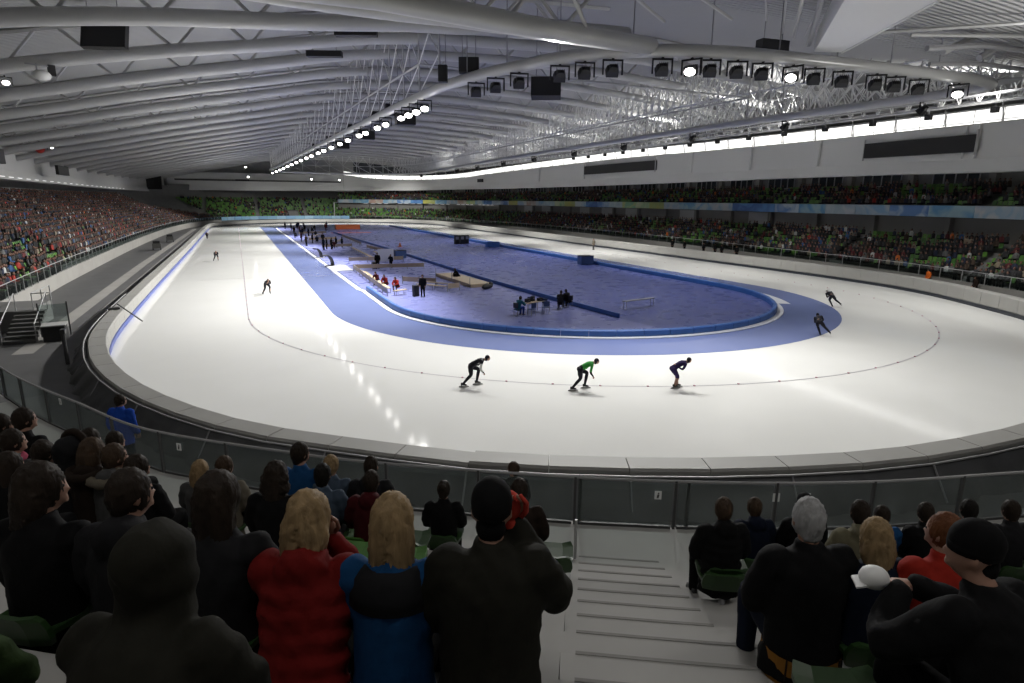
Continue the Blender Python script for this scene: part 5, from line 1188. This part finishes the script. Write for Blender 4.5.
# id, x, y, row, head-top height above row floor, pose, jacket style, jacket, trousers, hair, hair colour, face turn, label
NP = [
('A1',-26.98,-34.07,2,1.50,'lap','coat','black','black','short','dark',-.5,'dark haired man in black jacket in the far left corner by the glass, looking right'),
('A2',-27.28,-33.81,2,1.38,'lap','plain','charcoal','black','short','dark',-.5,'dark figure cut by the left edge beside the man in the far left corner'),
('A3',-26.68,-35.51,3,1.31,'lap','coat','grey','black','short','dark',-.5,'man in grey jacket with pink scarf near the left edge'),
('A4',-26.39,-35.75,3,1.24,'chin','coat','navy','black','short','dark',-.4,'man in dark navy jacket with hands held at his chin, left block'),
('A5a',-26.25,-34.67,2,1.36,'lap','plain','black','black','crop','dark',-.3,'man in black behind the round dark fur hood, left block'),
('A5b',-26.13,-35.95,3,1.30,'lap','hoodup','charcoal','black','short','dark',0,'person under a round dark grey hood in the left block'),
('A5c',-25.92,-36.11,3,1.32,'lap','hood','brown','black','bob','brown',-.3,'woman with brown bob in dark brown fur trimmed coat, left block'),
('A6',-26.19,-33.72,1,1.36,'lap','plain','black','black','short','dark',-.3,'dark haired man in black just in front of the figure in bright blue'),
('A7',-25.73,-36.25,3,1.29,'lap','hood','grey','black','short','brown',-.5,'man with brown hair in grey hooded jacket, left block'),
('A8',-25.54,-36.39,3,1.20,'lap','plain','black','black','bob','dark',-.5,'dark haired woman in black behind the man in grey hooded jacket'),
('A9',-25.62,-38.64,5,1.20,'lap','coat','black','black','bob','dark',-.8,'woman with dark hair in black coat looking right, lower left'),
('A10',-26.26,-37.02,4,1.20,'lap','plain','black','black','long','dark',-.7,'woman with dark hair at the left edge in black'),
('A11',-25.16,-38.95,5,1.30,'lap','hood','charcoal','black','crop','dark',-.5,'short haired man in charcoal hooded jacket, lower left'),
('A12',-24.72,-39.22,5,1.31,'lap','coat','charcoal','black','long','dark',-.3,'woman with long dark hair beside the person in red quilted coat'),
('A13',-24.86,-40.27,6,1.10,'knees','hoodup','olive','black','short','dark',-.3,'person with big dark olive hood up at the bottom, nearest the camera'),
('A14',-25.60,-39.85,6,1.0,'knees','coat','green','black','short','dark',-.3,'person in green jacket cut by the bottom left corner'),
('A15',-25.11,-35.56,2,1.13,'lap','plain','grey','black','bob','blonde',0,'small blonde child beside the man in pale grey jacket'),
('A16',-24.86,-35.71,2,1.20,'lap','coat','beige','black','short','brown',-.2,'man with brown hair in pale beige grey jacket'),
('B1',-24.05,-35.18,1,1.42,'lap','coat','blue','black','short','dark',-.6,'dark haired man in blue jacket looking right in the front row'),
('B2',-23.72,-35.38,1,1.28,'lap','coat','greyblue','black','short','blonde',-.2,'fair haired person in blue grey jacket in the front row'),
('B3',-23.93,-36.41,2,1.24,'lap','coat','greyblue','black','short','black',0,'black haired man in slate jacket behind the fair haired person'),
('B4',-24.39,-37.22,3,1.28,'lap','plain','black','black','curly','dark',0,'woman with dark curly hair in black coat'),
('B5',-23.30,-35.66,1,1.31,'lap','hood','charcoal','black','crop','dark',0,'dark haired person in charcoal hood in front of the maroon jacket'),
('B6',-23.49,-36.71,2,1.21,'lap','hood','maroon','black','short','dark',0,'dark haired person in maroon hooded jacket'),
('B7',-24.30,-39.51,5,1.24,'chin','puffy','red','black','bob','blonde',-.3,'woman with blonde bob in red quilted coat'),
('B8',-23.93,-39.75,5,1.26,'lap','plain','blue','black','long','blonde',0,'woman with long fair hair in bright blue jacket'),
('B9',-22.57,-36.21,1,1.10,'lap','plain','black','black','bun','dark',0,'small person with dark bun in black beside the empty green seats'),
('C1',-23.50,-40.00,5,1.38,'phone','wide','olive','black','cap','dark',0,'large man in dark cap and olive jacket holding a red glove to his cheek'),
('C2',-22.21,-37.54,2,1.25,'lap','coat','brown','paledenim','short','dark',0,'dark haired person in brown jacket and pale jeans beside the aisle'),
('D1',-20.54,-38.53,2,1.18,'lap','puffy','black','black','short','brown',0,'brown haired person in black quilted jacket first beside the aisle on the right'),
('D2',-19.57,-38.01,1,1.13,'lap','hood','navy','black','short','brown',0,'brown haired person in navy jacket in front of the black quilted jacket'),
('D3',-21.45,-40.14,4,1.34,'lap','wide','black','navy','crop','grey',0,'grey haired man in wide black jacket with mustard lining'),
('D4',-19.10,-38.26,1,1.20,'lap','plain','black','black','beanie','dark',0,'person in dark knitted hat half hidden by the grey haired man'),
('E1',-19.45,-39.12,2,1.21,'lap','hood','camo','black','short','dark',0,'dark haired person in camouflage jacket'),
('E2',-21.10,-40.34,4,1.22,'lap','coat','navy','royal','bob','blonde',0,'blonde woman in navy coat in the right block'),
('E3',-18.36,-38.64,1,1.09,'lap','plain','blue','black','short','dark',0,'dark haired child in blue jacket in the right block'),
('E4',-17.95,-38.84,1,1.14,'lap','plain','black','black','short','dark',0,'dark haired person in black just left of the man in red'),
('E5',-20.80,-40.55,4,1.30,'lap','coat','brightred','black','short','auburn',.5,'auburn haired man in bright red jacket in the right block'),
('E6',-17.53,-39.03,1,1.18,'lap','plain','black','black','short','black',0,'black haired person in black just right of the man in red'),
('E7',-17.12,-39.22,1,1.18,'lap','plain','charcoal','black','short','dark',0,'dark haired person in charcoal in the front row near the right edge'),
('E8',-16.7,-39.4,1,1.23,'lap','plain','black','black','short','brown',.9,'person in profile at the right edge in the front row'),
('E9',-21.62,-41.18,5,1.36,'clasp','wide','black','black','beanie','dark',.5,'big man in black cap with hands clasped on his knees, lower right'),
]
NPO = {}
for (i_, x, y, j, H, pn, stl, jm, tm, hs, hc, hy, lab) in NP:
    base = pose(pn)['head'].z+.135
    s_ = min(1.08, max(.84, H/base))*(1.05 if j < 4 else 1.0)
    if i_ in ('A11', 'A12', 'B7', 'B8', 'C1', 'D3', 'A9', 'A13'): s_ = 1.14
    if i_ == 'C1': s_ = 1.2
    dz = H-base*s_
    d = (Vector((0, 8, 0))-Vector((x, y, 0))).normalized()
    hm_ = MC['black'] if hs in ('cap', 'beanie') else None
    sit = .0
    off = pose(pn)['head'].y*s_*.94; x -= d.x*off; y -= d.y*off
    t = person((x, y, ZZ(j)+max(-.24, min(.16, dz))), face(d.x, d.y)+(.35 if i_ == 'E9' else 0), pn, stl, jm, tm, hs, hc, hy, label=lab, scale=s_, hatm=hm_)
    t.scale = (s_*.94, s_*.94, s_); NPO[i_] = t
    if i_ not in ('D3', 'C1', 'B7', 'B8'): near_seat(x-d.x*.02, y-d.y*.02, j, 'green folding seat under the '+' '.join(lab.split()[:9]), 'seatd')
# garments and held things
o = MB(); o.loft([[Vector((.222*math.cos(q), -.015+.195*math.sin(q), z)) for q in [2*PI*i/20 for i in range(20)]] for z in (.33, .50)], cap=False).build('jacket_lining', MC['mustard'], NPO['D3'], label='mustard lining hanging below the jacket')
for k in range(4): MB().tube([(.223*math.cos(-2.3+.5*k), -.016+.197*math.sin(-2.3+.5*k), .33), (.223*math.cos(-2.3+.5*k), -.016+.197*math.sin(-2.3+.5*k), .5)], .006, 4).build('lining_seam', MC['brown'], NPO['D3'])
nk = pose('lap')['neck']
b = MB(); b.tube([nk+Vector((.105*math.cos(q), -.01+.1*math.sin(q), .0)) for q in [2*PI*i/14 for i in range(14)]], .035, 7, closed=True); b.build('scarf', MC['pink'], NPO['A3'], smooth=True, label='pink scarf')
for i_, m_ in (('A5b', 'brown'), ('A5c', 'brown'), ('A7', 'beige')):
    b = MB(); h = pose('lap')['head'] if i_ == 'A5b' else nk+Vector((0, -.08, .0))
    if i_ == 'A5b': b.tube([h+Vector((.12*math.cos(q), .05, .02+.15*math.sin(q))) for q in [2*PI*i/16 for i in range(16)]], .04, 7, closed=True)
    else: b.tube([h+Vector((.14*math.cos(q), -.02+.09*math.sin(q), .02*math.sin(q))) for q in [2*PI*i/16 for i in range(16)]], [.045+.008*math.sin(i*2.7) for i in range(16)], 7, closed=True)
    b.build('fur_collar', MC[m_], NPO[i_], smooth=True)
# collar yoke of the blue jacket and red glove
P = pose('phone'); a = P['R']; b = MB(); hand(b, a['wr']-Vector((0, 0, .03)), Vector((-.15, .1, 1)), .9, 1, up=Vector((0, 1, 0)), s=1.28); b.ell(a['wr']-Vector((0, 0, .02)), (.055, .05, .05), 10, 7); b.ell(a['wr']+Vector((-.015, .0, .07)), (.06, .045, .07), 12, 8)
b.build('glove', clothm('redglove', (.42, .045, .03)), NPO['C1'], smooth=True, label='red knitted glove')
P = pose('lap'); b = MB(); torso(b, [(P['hip']+P['up']*t_+Vector((0, -.012, 0)), rx*1.035, ry*1.04, P['lean']) for t_, rx, ry in ((.36, .203, .142), (.43, .205, .138), (.49, .19, .12), (.535, .125, .098))], 20)
b.build('shoulder_yoke', MC['charcoal'], NPO['B8'], smooth=True, label='dark shoulder panel')
# white cap in the big man's hands
t = thing('sun_hat', NPO['E9'].location+Matrix.Rotation(NPO['E9'].rotation_euler.z, 3, 'Z') @ Vector((-.11, .60, .90)), .9, label='white cap held on the knee of the big man in black, lower right', cat='cap'); b = MB(); b.ell((0, 0, 0), (.06, .07, .06), 14, 9); b.build('crown', M['sign'], t, smooth=True)
b = MB(); b.loft([[Vector((-.05, y_, z)), Vector((.05, y_, z)), Vector((.05, y_, z+.01)), Vector((-.05, y_, z+.01))] for y_, z in ((.04, -.03), (.085, -.045))]); b.build('brim', M['sign'], t)
# empty green seats that show
def pseat(r, az, j, lab, m='seat', grp=None):
    q = pol(r, az); return near_seat(q.x, q.y, j, lab, m, grp)
pseat(RR(3), -33.25, 3, 'empty green folding seat left of the man in dark cap, right one of two', 'seat')
pseat(RR(3), -33.9, 3, 'empty green folding seat left of the man in dark cap, left one of two', 'seat')
pseat(RR(2), -33.6, 2, 'empty green folding seat beyond the pair, beside the small person with dark bun', 'seatd')
pseat(RR(2), -34.3, 2, 'empty lime folding seat nearest the maroon jacket', 'seat')
pseat(RR(2), -31.55, 2, 'empty dark green folding seat at the aisle beside the pale jeans', 'seatd')
pseat(RR(1), -28.95, 1, 'empty green folding seat at the aisle on the right, front one', 'seat')
pseat(RR(2), -29.25, 2, 'empty dark folding seat at the aisle on the right, behind the front one', 'seatd')
pseat(RR(5)+.14, -29.56, 5, 'empty dark green folding seat at the bottom behind the grey haired man', 'seatd')
# people behind the glass in the gallery
person((-27.25, -27.35, 1.45), face(.5, 1), 'stand', 'coat', 'royal', 'navy', 'short', 'dark', -.5, label='standing figure in bright royal blue jacket behind the glass on the left', scale=1.08)
person((-20.55, -33.7, 1.45), face(.3, 1), 'stand', 'plain', 'charcoal', 'black', 'short', 'brown', .9, label='figure whose head shows over the rail behind the glass in the middle', scale=1.0)
# ================================================================== LEFT STAIR AND RAILS
t = thing('access_stair', (-35.6, -3.4, 0), 0, label='dark access stair with rails climbing to the crowded left stand', cat='stair')
for k in range(8): MB().box((-.03*k, .47*k+.2, .075+.15*k), (1.4, .5, .15)).build('step', M['walld'], t)
for x in (-.75, .75): MB().tube([(x, 0, .0), (x, 0, 1.0), (x-.2, 3.7, 2.2), (x-.2, 3.7, 1.2)], .035, 6).build('handrail', M['rail'], t)
MB().box((-38.0, 2.2, .6), (4.4, 4.2, 1.2)).build('floor_left_landing', M['standc'], kind='structure')
t = thing('landing_rail', (-34.85, 0, 1.2), 0, label='metal rail along the landing at the head of the access stair', cat='railing')
MB().tube([(0, .4, .95), (-.9, .4, .95), (-.9, 4.2, .95)], .03, 6).build('handrail', M['rail'], t)
for q in ((0, .4), (-.9, .4), (-.9, 2.3), (-.9, 4.2)): MB().tube([(*q, 0), (*q, .95)], .03, 5).build('post', M['rail'], t)
t = thing('black_cabinet', (-34.1, -2.9, 0), .1, label='black box cabinet with pale top at the foot of the access stair', cat='cabinet'); MB().box((0, 0, .4), (1.0, 1.0, .8)).build('cabinet_body', M['black'], t); MB().box((0, 0, .83), (1.1, 1.1, .06)).build('lid', M['wallp'], t)
t = thing('glass_screen', (-34.3, -1.9, 0), .2, label='glass screen with dark posts behind the black cabinet', cat='screen')
for x in (-.65, .65): MB().box((x, 0, .95), (.07, .07, 1.9)).build('post', M['post'], t)
MB().box((0, 0, 1.3), (1.24, .02, 1.0)).build('glass_pane', M['glass'], t)
t = thing('camera_post', (-32.3, -9.2, 0), 0, label='dark post with small camera head beside the pads on the left', cat='post'); MB().tube([(0, 0, 0), (0, 0, 1.5)], .09, 8).build('pole', M['post'], t); MB().box((0, .1, 1.55), (.2, .4, .2)).build('camera_head', M['post'], t)
t = thing('pad_marker', (-31.2, .4, .95), .2, label='thin dark pole leaning over the left crash pads', cat='pole'); MB().tube([(-.4, 0, .35), (.75, -.6, -.75)], .04, 6).build('pole', M['post'], t); MB().box((-.6, .1, .08), (.6, .4, .1)).build('foot', M['post'], t)
for k, (x, y) in enumerate(((-35.8, 62), (-35.6, 80))):
    t = thing('service_cart', (x, y, 0), .1, label='dark service cart parked behind the left pads, %s of two' % ['nearer', 'further'][k], cat='cart'); MB().box((0, 0, .6), (1.1, 2.0, .7)).build('body', M['walld'], t); MB().box((0, -.2, 1.1), (.9, 1.0, .4)).build('load', M['black'], t)
    for sx in (-.5, .5):
        for sy in (-.7, .7): MB().tube([(sx-.06, sy, .22), (sx+.06, sy, .22)], .24, 10).build('wheel', M['black'], t)
t = thing('gangway_rail', (0, 0, 0), label='low metal barrier at the lower left below the access stair', cat='barrier')
MB().tube([(-33.6, -16.2, 1.1), (-31.4, -20.6, 1.2), (-29.9, -23.3, 1.3)], .05, 6).build('handrail', M['rail'], t)
for q in ((-33.6, -16.2), (-31.4, -20.6), (-29.9, -23.3)): MB().tube([(*q, 0), (*q, 1.15)], .05, 6).build('post', M['post'], t)

q = pol(RR(2)-.35, -29.05); t = thing('backpack', (q.x, q.y, ZZ(2)), .6, label='black backpack standing at the aisle beside the black quilted jacket', cat='bag')
b = MB(); b.ell((0, 0, .22), (.17, .12, .24), 12, 8); b.ell((0, -.12, .16), (.12, .06, .12), 10, 6); b.build('bag_body', M['black'], t, smooth=True); MB().tube([(-.05, .02, .44), (0, .02, .5), (.05, .02, .44)], .012, 5).build('handle', M['black'], t)
# ================================================================== ordinals that tell look-alikes apart
ORD = 'first second third fourth fifth sixth seventh eighth ninth tenth eleventh twelfth thirteenth fourteenth fifteenth sixteenth seventeenth eighteenth nineteenth twentieth'.split()
def ordw(n): return ORD[n] if n < 20 else 'twenty-'+ORD[n-20] if n < 29 else '%dth' % (n+1)
def camd(o): return (o.matrix_world.translation-CAM).length
def camx(o):
    d_ = Rm @ (o.matrix_world.translation-CAM); return d_.x/-d_.z
bpy.context.view_layer.update()
tops = [o for o in COL.objects if o.parent is None]
def relabel(sel, fmt, key):
    L = sorted([o for o in tops if 'label' in o and sel(o)], key=key)
    for n, o in enumerate(L): o['label'] = fmt.format(ordw(n))
lb = lambda s_: (lambda o: s_ in o['label'])
relabel(lb('seen from behind under the near bend'), '{} dark yoke floodlight from the left under the near bend of the ring', camx)
relabel(lb('near bend of the ring, switched on'), '{} lit floodlight from the left under the near bend of the ring', camx)
relabel(lb('on the left side of the ring shining'), '{} lit floodlight along the left side of the ring, counted from the near end', camd)
relabel(lb('dark floodlight under the right side'), '{} dark floodlight along the right side of the ring, counted from the near end', camd)
relabel(lb('one of the tightly overlapping far arches'), '{} pale steel arch after the eighth, among the tightly overlapping far roof arches', camd)
relabel(lb('pale rectangular panel on the concourse'), '{} nearest pale rectangular board on the concourse wall behind the lower right stand', camd)
relabel(lb('small black lamp box hung'), '{} small black lamp box under the right catwalk, counted from the near end', camd)
relabel(lb('small white pictogram sticker'), '{} white pictogram sticker from the left on the balustrade glass', camx)
relabel(lb('small lit floodlight on the left eave'), '{} nearest small lit floodlight on the left eave above the crowded stand', camd)
relabel(lb('hanging in front of the far wall'), '{} lit floodlight from the left in front of the far wall', camx)
relabel(lb('speaker box beside the left side'), '{} nearest black speaker box beside the left side of the ring', camd)
relabel(lb('black box slung beneath'), '{} nearest black box slung beneath the left side of the ring', camd)
relabel(lb('small dark figure standing about'), '{} nearest dark figure standing about the distant pens on the infield', camd)
relabel(lb('small dark figure sitting about'), '{} nearest dark figure sitting about the distant pens on the infield', camd)
relabel(lb('dark clad figure in the row'), '{} nearest dark figure of the row standing behind the far right pads', camd)
relabel(lb('dark upright box in the row of three'), '{} dark upright box from the left in the row of three on the inner rink', camx)
relabel(lb('low pale fence of the further'), '{} nearest low pale fence of the further skaters pens down the infield', camd)
relabel(lb('long pale bench of the further'), '{} nearest long pale bench of the further skaters pens down the infield', camd)
tw = dict(left='left stand', far='far stand', lower='lower right stand', upper='upper right stand'); rank = {}
for o in sorted([o for o in tops if '_k' in o], key=camd):
    kd, c_, tr, r_ = o['_k'].split('|'); n = rank.get(o['_k'], 0); rank[o['_k']] = n+1; rw = ordw(int(r_))
    o['label'] = ('%s spectator in %s from the near end of the %s row, %s' if kd == 'c' else '%s empty %s green seat from the near end of the %s row, %s') % (ordw(n), c_, rw, tw[tr])
    del o['_k']
